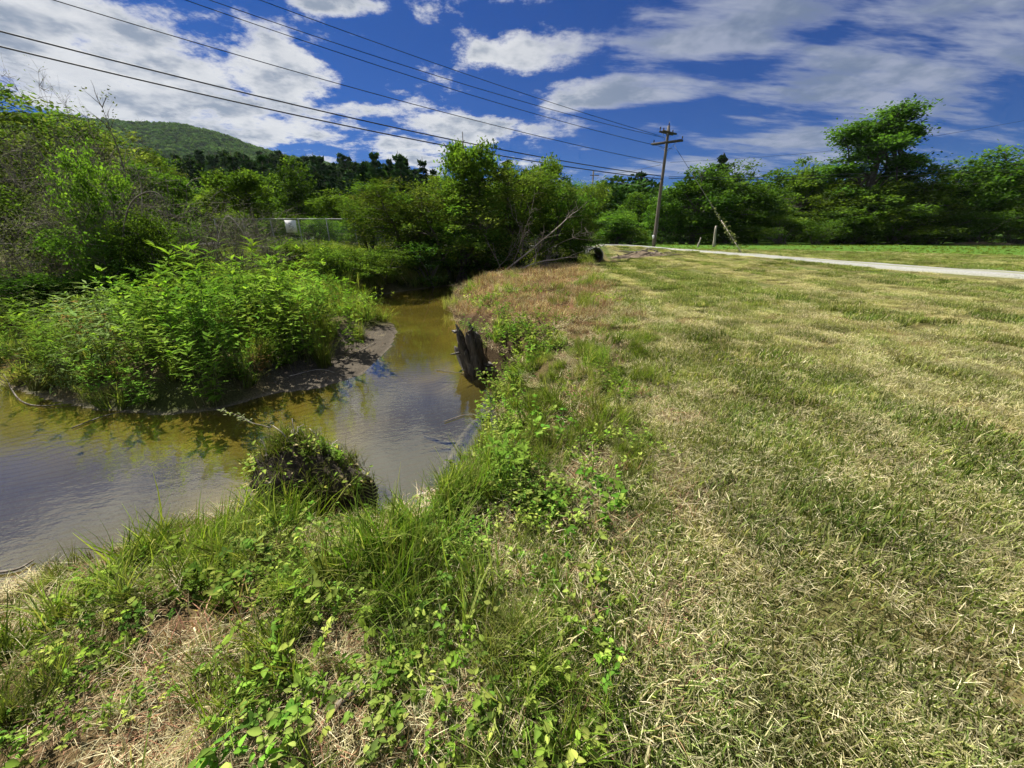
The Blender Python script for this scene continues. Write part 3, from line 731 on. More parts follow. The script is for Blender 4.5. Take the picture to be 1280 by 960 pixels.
def build_tree_protos():
    for q in range(3):       # multi-stemmed willow, 6 m
        rs = np.random.default_rng(100 + q)
        lobes = [((rs.uniform(-1.5, 1.5), rs.uniform(-1.5, 1.5), rs.uniform(2.0, 4.6)), (rs.uniform(.8, 1.3), rs.uniform(.8, 1.3), rs.uniform(.8, 1.4)), 1) for _ in range(9)] + [((0, 0, 2.6), (1.7, 1.7, 1.9), 2.0), ((rs.uniform(-.5, .5), 0, 5.1), (.55, .55, .9), .5)]
        stems = [(curve_to((rs.normal() * .15, rs.normal() * .15, -.1), np.array(l[0]) * (.9, .9, 1), rs), np.linspace(rs.uniform(.06, .11), .02, 7)) for l in lobes[:8]]
        w, c = crown_mesh(rs, lobes, 300, 62, .125, .42, GW + GT, .20, stems, .35, .30)
        tree_proto('willow%d' % q, 'willow_tree', 'bushy willow', 'tree', w, c, M['tree'], M['bark'])
    for q in range(3):       # broad field-edge tree, 13 m tall, 10 m wide
        rs = np.random.default_rng(200 + q)
        lobes = [((rs.uniform(-3.2, 3.2), rs.uniform(-3.2, 3.2), rs.uniform(3.5, 10)), (rs.uniform(1.3, 2.3), rs.uniform(1.3, 2.3), rs.uniform(1.2, 2.2)), 1) for _ in range(13)] + [((0, 0, 10.8), (1.8, 1.8, 1.9), 1.1), ((0, 0, 6), (3.5, 3.5, 4.5), 2.2), ((0, 0, 1.7), (4.3, 4.3, 1.6), 1.6)]
        stems = [(curve_to((0, 0, -.2), (.3, .2, 10.5), rs, 9, .04), np.linspace(.33, .05, 9), 8)] + [(curve_to((0, 0, 2.2 + i * .5), np.array(l[0]), rs), np.linspace(.14, .03, 7)) for i, l in enumerate(lobes[:9])]
        w, c = crown_mesh(rs, lobes, 330, 36, .36, .55, GT + GT + GD + GL[:1], .44, stems, .5, .3)
        tree_proto('broad%d' % q, 'broadleaf_tree', 'broad leafy tree', 'tree', w, c, M['tree'], M['bark'])
    rs = np.random.default_rng(300)   # tall open tree with separate leaf masses, 18 m
    lobes = []
    for i in range(40):
        a = rs.uniform(0, 6.28); z = rs.uniform(6.5, 17.0); r = np.interp(z, [7, 10, 13, 15.5, 17.5], [2.8, 4.2, 3.4, 2.4, .9]) * rs.uniform(.45, 1.1)
        lobes.append(((math.cos(a) * r * .9 - .2, math.sin(a) * r, z), (rs.uniform(.75, 1.35), rs.uniform(.75, 1.35), rs.uniform(.55, 1.0)), 1))
    lobes += [((.1, 0, 14.8), (2.3, 2.3, 2.3), 8), ((0, 0, 3.5), (4.2, 4.2, 3.2), 8)]
    trunk = curve_to((0, 0, -.2), (.4, .2, 16.5), rs, 11, .02)
    stems = [(trunk, np.linspace(.42, .06, 11), 8)] + [(curve_to(trunk[min(10, 3 + i // 4)], np.array(l[0]), rs, 7, .05), np.linspace(.15, .03, 7)) for i, l in enumerate(lobes[:40])]
    w, c = crown_mesh(rs, lobes, 720, 42, .34, .5, GD + GT[:2], .46, stems, .45)
    tree_proto('tall', 'tall_tree', 'tall dark tree with open crown standing above the field hedge', 'tree', w, c, M['tree'], M['bark'])
    for q in range(2):       # light green ash-like young tree 6 m
        rs = np.random.default_rng(330 + q)
        lobes = [((rs.uniform(-1.2, 1.2), rs.uniform(-1.2, 1.2), rs.uniform(1.6, 5.2)), (rs.uniform(.5, .9), rs.uniform(.5, .9), rs.uniform(.4, .8)), 1) for _ in range(11)] + [((0, 0, 3.2), (1.2, 1.2, 2.), 1.6)]
        stems = [(curve_to((0, 0, -.1), (.1, 0, 5.3), rs, 8, .04), np.linspace(.10, .02, 8))] + [(curve_to((0, 0, 1 + .2 * i), np.array(l[0]), rs, 6), np.linspace(.04, .012, 6)) for i, l in enumerate(lobes[:9])]
        w, c = crown_mesh(rs, lobes, 170, 42, .19, .5, GL + GT, .21, stems, .5, .32)
        tree_proto('ash%d' % q, 'young_tree', 'young light green tree', 'tree', w, c, M['tree'], M['bark'])
    for q in range(3):       # leafy shrub 3 m
        rs = np.random.default_rng(400 + q)
        lobes = [((rs.uniform(-1.0, 1.0), rs.uniform(-1.0, 1.0), rs.uniform(.8, 2.3)), (rs.uniform(.4, .75), rs.uniform(.4, .75), rs.uniform(.35, .65)), 1) for _ in range(10)] + [((0, 0, 1.0), (1.1, 1.1, .95), 1.6)]
        stems = [(curve_to((rs.normal() * .12, rs.normal() * .12, -.05), np.array(l[0]), rs), np.linspace(.035, .008, 7), 5) for l in lobes[:9]]
        w, c = crown_mesh(rs, lobes, 210, 46, .085, .5, [GL + GT, GT, GT + GD][q], .13, stems, .45, .32)
        tree_proto('shrub%d' % q, 'leafy_shrub', 'leafy shrub', 'shrub', w, c, M['tree'], M['twig'])
    for q in range(3):       # twiggy, half-dead shrub 4 m: many grey stems, few small leaves
        rs = np.random.default_rng(500 + q)
        wb, tips = MB(), []
        for s in range(34):
            a = rs.uniform(0, 6.28); le = rs.uniform(.1, .75); hh = rs.uniform(2.0, 4.1)
            p1 = np.array([math.cos(a) * le * hh, math.sin(a) * le * hh, hh * (1 - .25 * le)]); st = curve_to((rs.normal() * .25, rs.normal() * .25, -.05), p1, rs, 8, .09)
            wb.tube(st, np.linspace(rs.uniform(.014, .028), .005, 8), 4, (.3, .3, .3), False)
            for j in range(11):
                t0 = st[rs.integers(2, 8)]; e = t0 + rs.normal(size=3) * np.array([.42, .42, .3]) + np.array([p1[0], p1[1], 1.2]) * .14
                tw = curve_to(t0, e, rs, 4, .12); wb.tube(tw, np.linspace(.0075, .003, 4), 3, (.3, .3, .3), False); tips.append(e)
                for kx in range(3):
                    e2 = tw[rs.integers(1, 4)] + rs.normal(size=3) * .17 + (0, 0, .05); wb.tube(curve_to(tw[2], e2, rs, 3, .1), [.004, .003, .002], 3, (.3, .3, .3), False); tips.append(e2)
        tips = np.array(tips); nl = [7, 3, 1][q]
        pos = np.repeat(tips, nl, 0) + rs.normal(size=(len(tips) * nl, 3)) * .10
        V, F, C = quads(pos, .055, .4, np.asarray(GG + GW[:2])[rs.integers(0, 5, len(pos))] * rs.uniform(.8, 1.2, (len(pos), 1)), rs, .3)
        b = MB(); b.add(V, [F], C)
        tree_proto('twiggy%d' % q, 'twiggy_shrub', 'twiggy shrub', 'shrub', wb.mesh('stems'), b.mesh('foliage'), M['tree'], M['twig'])
    for q in range(2):       # slender sapling, bare top with few leaves, 6 m
        rs = np.random.default_rng(560 + q); wb = MB(); pos = []
        tr = curve_to((0, 0, -.1), (.5, .2, 5.8), rs, 10, .05); wb.tube(tr, np.linspace(.045, .008, 10), 5, (.3, .3, .3))
        for j in range(30):
            i0 = rs.integers(3, 10); a = rs.uniform(0, 6.28); L = rs.uniform(.4, 1.1); e = tr[i0] + np.array([math.cos(a) * L * .6, math.sin(a) * L * .6, L * .7])
            br = curve_to(tr[i0], e, rs, 5, .08); wb.tube(br, np.linspace(.014, .004, 5), 3, (.3, .3, .3), False)
            if rs.uniform() < .8: pos.append(e + rs.normal(size=(rs.integers(5, 16), 3)) * .13)
        pos = np.concatenate(pos); V, F, C = quads(pos, .10, .5, np.asarray(GG)[rs.integers(0, 3, len(pos))], rs, .3); b = MB(); b.add(V, [F], C)
        tree_proto('sapling%d' % q, 'sparse_sapling', 'sparse sapling', 'tree', wb.mesh('trunk'), b.mesh('crown'), M['tree'], M['twig'])
build_tree_protos()

def build_trees():
    g = 'willows along the far bank of the stream'
    place('willow0', 572, 19.5, 192, 175, 6.0, 4.6, 'tallest willow with a thin leafy spire, hanging over the dark end of the stream', g, .4)
    place('ash0', 573, 20.3, 138, 70, 6.0, 3.2, 'thin leafy spire rising out of the top of the tallest willow', g)
    place('ash1', 677, 25.2, 182, 48, 6.0, 3.2, 'small leafy spire above the pointed willow', g)
    place('willow1', 500, 20.5, 222, 150, 5.6, 4.6, 'rounded willow between the white sign fence and the tallest willow', g)
    place('willow2', 632, 22, 208, 150, 5.6, 4.6, 'dense willow just right of the tallest one, behind the dead branches', g)
    place('willow1', 690, 25, 214, 120, 5.8, 4.6, 'pointed willow left of the small distant pole', g)
    place('willow2', 722, 27, 226, 90, 5.6, 4.6, 'willow standing beside the black culvert mouth', g)
    place('willow0', 545, 23, 216, 130, 5.6, 4.6, 'willow half hidden behind the tallest willow', g)
    place('willow2', 455, 24, 245, 90, 5.4, 4.6, 'low willow in front of the chain-link fence end', g)
    g = 'leafy shrubs under the willows'
    place('shrub1', 470, 17.0, 300, 95, 2.6, 2.5, 'low bright shrub at the bend of the stream under the willows', g)
    place('shrub2', 535, 18.4, 285, 110, 2.6, 2.5, 'dark shrub drooping to the water beneath the tallest willow', g)
    place('shrub2', 600, 20.4, 280, 110, 2.6, 2.5, 'dark shrub behind the dead fallen branches', g)
    place('shrub0', 655, 22.0, 262, 80, 2.6, 2.5, 'pale grey-green shrub above the dead fallen branches', g)
    place('shrub2', 705, 26, 280, 80, 2.6, 2.5, 'dark low shrub just left of the culvert mouth', g)
    place('shrub1', 425, 16.0, 300, 90, 2.5, 2.5, 'green bank shrub below the fence, beside the tall grass point', g)
    place('shrub0', 385, 17.0, 303, 80, 2.5, 2.5, 'light green weedy shrub below the white sign', g)
    place('shrub0', 345, 16.5, 300, 70, 2.5, 2.5, 'weedy shrub left of and below the white sign', g)
    # left bank thicket
    g = 'thicket on the left bank'
    place('willow1', -40, 19, 100, 300, 5.8, 4.6, 'large dark tree rising at the left edge above the thicket', g)
    place('willow2', 40, 22, 140, 170, 5.8, 4.6, 'dark tree behind the bare-topped shrubs', g)
    place('twiggy0', 20, 12.5, 175, 190, 3.9, 4.6, 'grey twiggy shrub with dull leaves at the left edge', g)
    place('twiggy1', 75, 11.0, 215, 170, 3.9, 4.6, 'grey twiggy shrub with sparse leaves in front of the bright bush', g)
    place('twiggy0', -15, 9.8, 250, 190, 3.9, 4.6, 'low grey-green twiggy shrub at the left edge above the water', g)
    place('twiggy2', 120, 13.5, 195, 140, 3.9, 4.6, 'nearly bare grey shrub behind the bright bush', g)
    place('twiggy1', 60, 15.5, 125, 170, 4.1, 4.6, 'tall twiggy shrub with bare tops against the clouds', g)
    place('twiggy2', 45, 17, 100, 130, 4.1, 4.6, 'bare-topped shrub highest on the left skyline', g)
    place('shrub0', 112, 11.5, 185, 90, 2.7, 2.5, 'bright yellow-green leafy bush among the grey twigs', g)
    place('shrub1', 90, 10.2, 262, 110, 2.5, 2.5, 'green leafy bush below the bright bush', g)
    place('shrub0', 165, 11.0, 268, 90, 2.5, 2.5, 'light leafy bush beside the arching bare branches', g)
    place('shrub2', 30, 9.2, 330, 150, 2.5, 2.5, 'dark shaded bush at the left water edge', g)
    place('shrub1', 200, 13.5, 262, 100, 2.5, 2.5, 'dark green bush behind the weeds of the left bank', g)
    place('twiggy2', 215, 12.5, 232, 150, 3.9, 4.6, 'bare grey shrub with arching dead branches left of the fence', g)
    place('twiggy1', 275, 14.0, 245, 120, 3.9, 4.6, 'grey half-dead shrub in front of the fence end', g)
    place('twiggy2', 325, 15.5, 268, 90, 3.9, 4.6, 'small bare shrub just left of the white sign', g)
    place('sapling0', 138, 14, 125, 90, 6.0, 2.4, 'slender sapling with a nearly bare top rising above the bright bush', g)
    place('sapling1', 105, 15, 135, 80, 6.0, 2.4, 'slender sparse sapling left of the taller one', g)
    place('ash1', 185, 20, 195, 70, 6.0, 3.2, 'green young tree behind the bare arching shrub', g)
    place('willow0', 105, 25, 148, 130, 5.8, 4.6, 'green tree behind the sparse saplings, against the mountain', g)
    place('willow1', 165, 27, 185, 110, 5.6, 4.6, 'low green tree below the mountain slope', g)
    place('shrub2', -60, 12, 200, 160, 2.7, 2.5, 'dark shrub at the edge of the thicket', g)
    # behind the fence
    g = 'trees behind the chain-link fence'
    place('ash0', 300, 34, 193, 70, 6.0, 3.2, 'airy light green tree left of the white sign, before the pines', g)
    place('broad2', 365, 48, 196, 80, 12.6, 9.5, 'rounded green tree standing right behind the white sign', g)
    place('ash1', 262, 40, 222, 60, 6.0, 3.2, 'small pale tree left of the airy light green tree', g)
    place('ash0', 425, 44, 232, 70, 6.0, 3.2, 'yellow-green tree above the fence rail', g)
    place('ash1', 460, 40, 225, 70, 6.0, 3.2, 'yellow-green tree beside the willows', g)
    place('broad0', 330, 60, 222, 90, 12.6, 9.5, 'dark green tree behind the airy light green one', g)
    place('broad1', 230, 58, 225, 90, 12.6, 9.5, 'dark green tree at the foot of the pines, left end', g)
    place('broad2', 415, 64, 236, 90, 12.6, 9.5, 'dark green tree at the foot of the pines, right end', g)
    for i, u in enumerate((285, 320, 350, 392, 430, 458)):
        place('shrub%d' % (i % 3), u, 36 + (i % 3) * 2, 262 + (i * 7) % 11, 60, 2.6, 2.5, ('leftmost low bush behind the chain-link fence', 'second low bush from the left behind the chain-link fence', 'low bush directly behind the white sign', 'low bush behind the fence, first right of the white sign', 'low bush behind the fence, second right of the white sign', 'low bush behind the fence end at the willows')[i], 'bushes in the row behind the fence')
    # field edge on the right
    g = 'trees along the far edge of the field'
    place('broad0', 800, 64, 240, 80, 12.6, 9.5, 'small rounded tree left of the utility pole', g)
    place('broad1', 775, 54, 262, 75, 12.6, 9.5, 'light green bushy tree between the willows and the utility pole', g)
    place('broad2', 836, 57, 232, 70, 12.6, 9.5, 'tree directly behind the utility pole', g)
    place('broad0', 880, 56, 205, 110, 12.6, 9.5, 'broad rounded tree right of the utility pole, behind the guy wire', g)
    place('broad1', 925, 60, 200, 110, 12.6, 9.5, 'tallest of the rounded trees behind the guy wire', g)
    place('broad2', 962, 62, 225, 90, 12.6, 9.5, 'lower rounded tree right of the ones behind the guy wire', g)
    place('broad1', 1016, 69, 197, 100, 12.6, 9.5, 'peaked tree between the rounded trees and the tall open one', g)
    place('broad2', 1060, 60, 228, 100, 12.6, 9.5, 'light green tree at the left foot of the tall open tree', g)
    place('tall', 1112, 62, 131, 140, 17.8, 9.0, 'tall dark tree with open crown standing above the field edge', g, 0)
    place('broad0', 1100, 57, 232, 110, 12.6, 9.5, 'dark leafy tree right under the tall open one', g)
    place('broad1', 1165, 57, 214, 110, 12.6, 9.5, 'green tree at the right foot of the tall open tree', g)
    place('broad2', 1205, 61, 197, 110, 12.6, 9.5, 'peaked tree second from the right edge of the picture', g)
    place('broad0', 1262, 60, 182, 130, 12.6, 9.5, 'large tree at the right edge of the picture', g)
    place('broad2', 1330, 62, 176, 140, 12.6, 9.5, 'large tree cut by the right edge of the picture', g)
    place('broad1', 1420, 62, 176, 150, 12.6, 9.5, 'tree beyond the right edge', g)
    for i, (u, v, w) in enumerate(((985, 268, 80), (1030, 266, 70), (1075, 270, 80), (1128, 262, 90), (1185, 258, 90), (1240, 252, 90), (1290, 255, 90), (912, 276, 60), (858, 275, 55), (788, 285, 50), (765, 282, 50))):
        place('shrub%d' % (i % 3), u, 56.5 - (i % 2), v, w, 2.6, 2.5, ('bush below the lower rounded tree, left of the peaked one', 'bush at the foot of the peaked tree', 'bush left of the tall tree trunk at the field edge', 'bush right of the tall tree trunk at the field edge', 'bush under the green tree right of the tall open one', 'bush beside the pale bare strip at the field edge', 'bush at the field edge, cut by the right picture edge', 'bush behind the overgrown guy anchor', 'bush behind the short pale stake', 'bush just left of the utility pole foot', 'bush beyond the lane, next to the culvert')[i], 'bushes at the field edge')
build_trees()

# ------------------------------------------------------------------ far hills and their woods
def build_hills():
    prof = np.array([PY(u, v, 700.) for u, v in ((-700, 160), (-250, 140), (0, 152), (120, 157), (175, 158), (235, 161), (270, 169), (310, 184), (350, 196), (400, 204), (470, 219), (600, 252))])
    xs = np.linspace(-1900, 300, 110); ys = np.linspace(260, 1000, 40)
    X, Y = np.meshgrid(xs, ys); x, y = X.ravel(), Y.ravel()
    def hz(x, y):
        zc = np.interp(x * 700 / np.clip(y, 500, 720), prof[:, 0], prof[:, 2]) - 7
        return np.maximum(zc, 0) * sst(y, 230, 700) * sst(y, 1100, 760) * (.93 + .14 * fbm(x / 90, y / 90, 7, 3)) - 1.5
    i = np.arange(len(ys) - 1)[:, None] * len(xs) + np.arange(len(xs) - 1)[None]
    F = np.stack([i, i + 1, i + len(xs) + 1, i + len(xs)], -1).reshape(-1, 4)
    hm = solid_mat('wooded_hillside', (.035, .06, .018), (.05, .075, .022), .02, .95)
    link('mountain', mk_mesh('mountain', np.stack([x, y, hz(x, y)], 1), [F], None, True), hm, kind='structure')['label'] = 'long wooded mountain on the left horizon'
    # woods on it
    rs = np.random.default_rng(9); L = []
    for q in range(4):
        b = MB(); p = rs.normal(size=(70, 3)); p /= np.linalg.norm(p, axis=1)[:, None]; p[:, 2] = np.abs(p[:, 2]); p = p * np.array([3.6, 3.6, 6.0]) * rs.uniform(.75, 1.05, (70, 1)) + (0, 0, 2)
        V, F2, C = quads(p, 3.2, .8, np.asarray([(.085, .16, .035), (.10, .18, .04), (.065, .125, .03)])[rs.integers(0, 3, 70)] * rs.uniform(.8, 1.25, (70, 1)), rs, .8); b.add(V, [F2], C); L.append(b.mesh('far_crown'))
    proto('far_crown', L, M['pine'])
    n = 34000; px = rs.uniform(-1500, 120, n); py = rs.uniform(330, 740, n); pz = hz(px, py); ok = (pz > 6)
    px, py, pz = px[ok], py[ok], pz[ok]; n = len(px)
    scatter('mountain_forest', 'far_crown', np.stack([px, py, pz], 1), tilt(n, rs, .05), rs.uniform(.55, 1.0, n), rs.integers(0, 4, n), np.zeros(n), 'unbroken green forest covering the mountain', 'forest')
    # pine ridge at the foot of the mountain
    rp = np.array([PY(u, v, 140.) for u, v in ((-700, 175), (0, 184), (170, 187), (330, 190), (430, 196), (500, 206), (560, 222), (640, 240), (720, 244), (752, 232), (800, 247), (900, 262), (1300, 262))])
    xs = np.linspace(-420, 330, 110); ys = np.linspace(66, 240, 30)
    X, Y = np.meshgrid(xs, ys); x, y = X.ravel(), Y.ravel()
    def rz(x, y):
        zc = np.interp(x * 140 / np.clip(y, 90, 160), rp[:, 0], rp[:, 2]) - 14.5
        return np.maximum(zc, .5) * sst(y, 70, 140) * sst(y, 250, 190) - .6
    i = np.arange(len(ys) - 1)[:, None] * len(xs) + np.arange(len(xs) - 1)[None]
    F = np.stack([i, i + 1, i + len(xs) + 1, i + len(xs)], -1).reshape(-1, 4)
    link('hill', mk_mesh('hill', np.stack([x, y, rz(x, y)], 1), [F], None, True), hm, kind='structure')['label'] = 'low wooded ridge at the foot of the mountain'
    L = []
    for q in range(4):
        b = MB(); hh = rs.uniform(12, 15); b.tube([(0, 0, -1), (0, 0, hh * .6), (0, 0, hh)], [.22, .14, .03], 5, (.10, .08, .06))
        n = 420; t = rs.uniform(.16, 1, n) ** .8; lay = np.floor(t * 13) / 13 + rs.normal(size=n) * .012; a = rs.uniform(0, 6.28, n)
        r = (1.02 - lay) ** .75 * 3.1 * np.sqrt(rs.uniform(.05, 1, n)) * (1 + .25 * np.sin(a * 3 + lay * 40)); p = np.stack([np.cos(a) * r, np.sin(a) * r, lay * hh + .15 * r], 1)
        V, F2, C = quads(p, 1.25, .5, np.asarray([(.032, .066, .024), (.045, .085, .028), (.025, .052, .02)])[rs.integers(0, 3, n)] * rs.uniform(.8, 1.25, (n, 1)), rs, .7); b.add(V, [F2], C); L.append(b.mesh('pine'))
    for q in range(2):
        b = MB(); p = rs.normal(size=(500, 3)); p /= np.linalg.norm(p, axis=1)[:, None]; p = p * np.array([3.4, 3.4, 4.6]) * rs.uniform(.55, 1.05, (500, 1)) + (0, 0, 6.5)
        V, F2, C = quads(p, .95, .6, np.asarray(GD + GT[:1])[rs.integers(0, 4, 500)] * rs.uniform(.8, 1.25, (500, 1)), rs, .6); b.add(V, [F2], C); L.append(b.mesh('hardwood'))
    proto('ridge_tree', L, M['pine'])
    n = 3600; px = rs.uniform(-330, 240, n); py = rs.uniform(72, 172, n); pz = rz(px, py); left = px < 0
    idx = np.where(left, rs.integers(0, 4, n), 4 + rs.integers(0, 2, n)); idx = np.where(rs.uniform(size=n) < .12, rs.integers(0, 6, n), idx)
    scatter('pine_forest', 'ridge_tree', np.stack([px, py, pz], 1), tilt(n, rs, .03), rs.uniform(.75, 1.12, n), idx, np.zeros(n), 'dark pine wood on the ridge below the mountain', 'forest')
build_hills()

# ------------------------------------------------------------------ grass, litter and ground cover
def build_grass():
    # mown meadow
    p, rs = wedge([(.5, 2.2, 50), (2.2, 4.5, 33), (4.5, 9, 20), (9, 18, 11), (18, 44, 6)], 11)
    x, y, rr = p.T; d, rb = stream_sd(x, y); rd = road_d(x, y); e = lawn_edge(y)
    near_lane = np.interp(y, [14, 16.2, 24, 34, 38], [18.6, 18.2, 16., 13.6, 12]) 
    ok = rb & (d > .5) & (x > e - .3 - .5 * rs.uniform(size=len(x)) ** 2) & (rd > 1.3) & (y < 38)
    x, y, rr = x[ok], y[ok], rr[ok]; n = len(x); dr = dryness(x, y); br = brown_zone(x, y)
    straw = rs.uniform(size=n) < dr * .9
    idx = np.where(straw, 4 + rs.integers(0, 4, n), rs.integers(0, 4, n))
    scl = np.interp(rr, [0, 3, 7, 14, 30], [1.0, 1.05, 1.2, 1.35, 1.4]) * rs.uniform(.75, 1.25, n) * np.where(straw, 1, .85 + .6 * (1 - dr))
    scatter('mown_grass', 'mown', np.stack([x, y, H(x, y) - .003], 1), tilt(n, rs, .08), scl, idx, np.clip(dr * .6 - .1 + rs.normal(0, .1, n), 0, .7), 'mown meadow grass mixed with dry clippings', 'grass')
    # rough grass on the bank
    p, rs = wedge([(.5, 1.6, 75), (1.6, 3.2, 50), (3.2, 6, 27), (6, 11, 12), (11, 26, 4)], 12, 75)
    x, y, rr = p.T; d, rb = stream_sd(x, y); e = lawn_edge(y); den = fbm(x * 1.7, y * 1.7, 120, 3); rv = rs.uniform(size=len(x)); br = brown_zone(x, y)
    tuftx = np.zeros(len(x))
    for (u, v, s) in ((800, 470, .42), (740, 545, .35), (800, 590, .22), (640, 600, .4), (700, 850, .22), (620, 720, .3), (820, 640, .15), (560, 690, .35), (90, 880, .10), (740, 380, .6), (690, 500, .3), (650, 930, .2), (190, 700, .3), (330, 660, .35), (450, 670, .3)):
        q = PG(u, v); tuftx = np.maximum(tuftx, np.exp(-(((x - q[0]) ** 2 + (y - q[1]) ** 2) / s ** 2)))
    bare = np.zeros(len(x))
    for (u, v, s) in ((745, 720, .17), (780, 760, .12), (700, 690, .10), (830, 850, .14), (250, 930, .25), (420, 940, .22), (40, 790, .3), (20, 745, .25), (110, 730, .2), (190, 690, .2), (250, 668, .18), (280, 840, .14), (690, 640, .12), (100, 950, .2)):
        q = PG(u, v); bare = np.maximum(bare, np.exp(-(((x - q[0]) ** 2 + (y - q[1]) ** 2) / s ** 2)))
    want = .34 + 1.1 * sst(den, .30, .60) * .8 + .9 * tuftx - 1.15 * bare - 1.15 * br
    want = np.where(x > e, want * .35 * sst(x - e, .5, 0) + .6 * tuftx, want)
    ok = rb & (d > .02) & (x < e + .6) & (rv < want) & (y < 24)
    x, y, rr = x[ok], y[ok], rr[ok]; tf = tuftx[ok]; n = len(x)
    scl = (np.interp(rr, [0, 2, 6, 15], [.42, .50, .62, .95]) + .28 * tf) * rs.uniform(.5, 1.3, n) * (.6 + .9 * sst(fbm(x * 3.2, y * 3.2, 160, 2), .35, .7)) * sst(lawn_edge(y) - x, -.8, .5)
    dry = np.clip(.32 * sst(fbm(x * 2.4, y * 2.4, 130, 3), .48, .72) * (1 - tf) + rs.normal(0, .1, n), 0, .85)
    scatter('bank_grass', 'tuft', np.stack([x, y, H(x, y) - .004], 1), tilt(n, rs, .22), np.maximum(scl, .18), rs.choice(11, n, p=[.13] * 5 + [.07] * 3 + [.14 / 3] * 3), dry, 'unmown rough grass along the near stream bank', 'grass')
    # straw litter
    p, rs = wedge([(.5, 1.6, 70), (1.6, 3.2, 42), (3.2, 6, 22), (6, 11, 13), (11, 24, 6)], 13, 75)
    x, y, rr = p.T; d, rb = stream_sd(x, y); e = lawn_edge(y); br = brown_zone(x, y); rv = rs.uniform(size=len(x))
    bare = np.zeros(len(x))
    for (u, v, s) in ((745, 720, .22), (780, 760, .15), (700, 690, .14), (830, 850, .2), (250, 930, .35), (420, 940, .3), (40, 790, .35), (20, 745, .3), (110, 730, .25), (190, 690, .22), (250, 668, .2), (280, 840, .15), (690, 640, .14), (100, 950, .3)):
        q = PG(u, v); bare = np.maximum(bare, np.exp(-(((x - q[0]) ** 2 + (y - q[1]) ** 2) / s ** 2)))
    want = np.maximum(.22 + .5 * sst(fbm(x * 2, y * 2, 140, 3), .42, .65), np.maximum(bare * 1.2, br * 1.2))
    ok = rb & (d > .06) & (x < e + .35) & (rv < want) & (y < 24)
    x, y, rr, br = x[ok], y[ok], rr[ok], br[ok]; n = len(x)
    idx = np.where(rs.uniform(size=n) < .10 + .75 * br, 4 + rs.integers(0, 3, n), rs.integers(0, 4, n))
    scatter('straw_litter', 'straw', np.stack([x, y, H(x, y) - .002], 1), tilt(n, rs, .12), np.interp(rr, [0, 2, 6, 15], [.62, .75, 1.0, 1.5]) * rs.uniform(.7, 1.2, n), idx, np.zeros(n), 'loose dry straw and cut stems lying along the bank', 'straw')
    # leafy ground cover
    p, rs = wedge([(.5, 1.6, 62), (1.6, 3.2, 38), (3.2, 6, 20), (6, 11, 9), (11, 20, 3)], 14, 75)
    x, y, rr = p.T; d, rb = stream_sd(x, y); e = lawn_edge(y); rv = rs.uniform(size=len(x)); br = brown_zone(x, y)
    cov = np.zeros(len(x))
    for (u, v, s, k) in ((390, 800, .30, 1), (270, 740, .38, 1), (180, 780, .28, .8), (540, 860, .20, 1), (500, 740, .35, .7), (600, 610, .38, 1), (640, 560, .35, .8), (520, 700, .4, .7), (640, 440, .6, 1.1), (605, 425, .5, 1.1), (700, 600, .35, .7), (620, 520, .4, 1), (660, 680, .3, .8), (660, 400, .6, .7), (610, 380, .7, .7), (330, 700, .3, .7), (430, 690, .3, .6), (690, 930, .12, .7), (650, 470, .4, .8)):
        q = PG(u, v); cov = np.maximum(cov, k * np.exp(-(((x - q[0]) ** 2 + (y - q[1]) ** 2) / s ** 2)))
    want = (cov * (.4 + .9 * sst(fbm(x * 3, y * 3, 150, 3), .3, .6)) + .05) * (1 - .8 * br)
    ok = rb & (d > .03) & (x < e - .05) & (rv < want * 1.35)
    x, y, rr = x[ok], y[ok], rr[ok]; n = len(x)
    scatter('leafy_ground_cover', 'sprig', np.stack([x, y, H(x, y) + rs.uniform(0, .03, n)], 1), tilt(n, rs, .15), np.interp(rr, [0, 2, 6, 15], [.85, 1.0, 1.5, 2.4]) * rs.uniform(.7, 1.3, n), rs.choice(6, n, p=[.2, .2, .2, .2, .1, .1]), np.clip(rs.normal(.02, .08, n), 0, .4), 'low leafy weeds spreading over the near bank', 'weeds')
    rs = np.random.default_rng(16); x = rs.uniform(-5, -2.4, 260); y = rs.uniform(4.8, 11, 260); d, rb = stream_sd(x, y); ok = (~rb) & (d > .18) & (d < 1.5); x, y = x[ok], y[ok]; n = len(x)
    scatter('sand_bar_litter', 'debris', np.stack([x, y, H(x, y) + .002], 1), tilt(n, rs, .05), rs.uniform(.6, 1.3, n), rs.integers(0, 3, n), np.zeros(n), 'bits of dry stalk and small stones strewn over the sand bar', 'litter')
    # undergrowth of the left bank and under the willows
    rs = np.random.default_rng(15); n0 = 3600
    x = rs.uniform(-17, 9, n0); y = rs.uniform(4.5, 32, n0); d, rb = stream_sd(x, y)
    bar = np.exp(-(((x - BAR[0]) / 1.0) ** 2 + ((y - BAR[1]) / 2.0) ** 2))
    ok = (~rb) & (d > .12 + .95 * sst(bar, .2, .5)); x, y, d = x[ok], y[ok], d[ok]; n = len(x)
    scatter('bank_undergrowth', 'tuft', np.stack([x, y, H(x, y) - .01], 1), tilt(n, rs, .2), rs.uniform(.8, 1.9, n) * np.interp(y, [5, 20], [.7, 1.6]), rs.integers(0, 11, n), np.clip(rs.normal(.1, .15, n), 0, .7), 'rank grass between the shrubs of the far bank', 'grass')
    # hay field beyond the lane
    n0 = 4500; x = rs.uniform(9, 80, n0); y = rs.uniform(13, 57, n0); rd = road_d(x, y)
    side = x > np.interp(y, [13, 16, 24, 34, 38, 50], [17, 16.5, 15.5, 14.0, 14., 12])
    ok = side & (rd > 1.5) & (np.abs(x) < 1.75 * y + 4); x, y = x[ok], y[ok]; n = len(x)
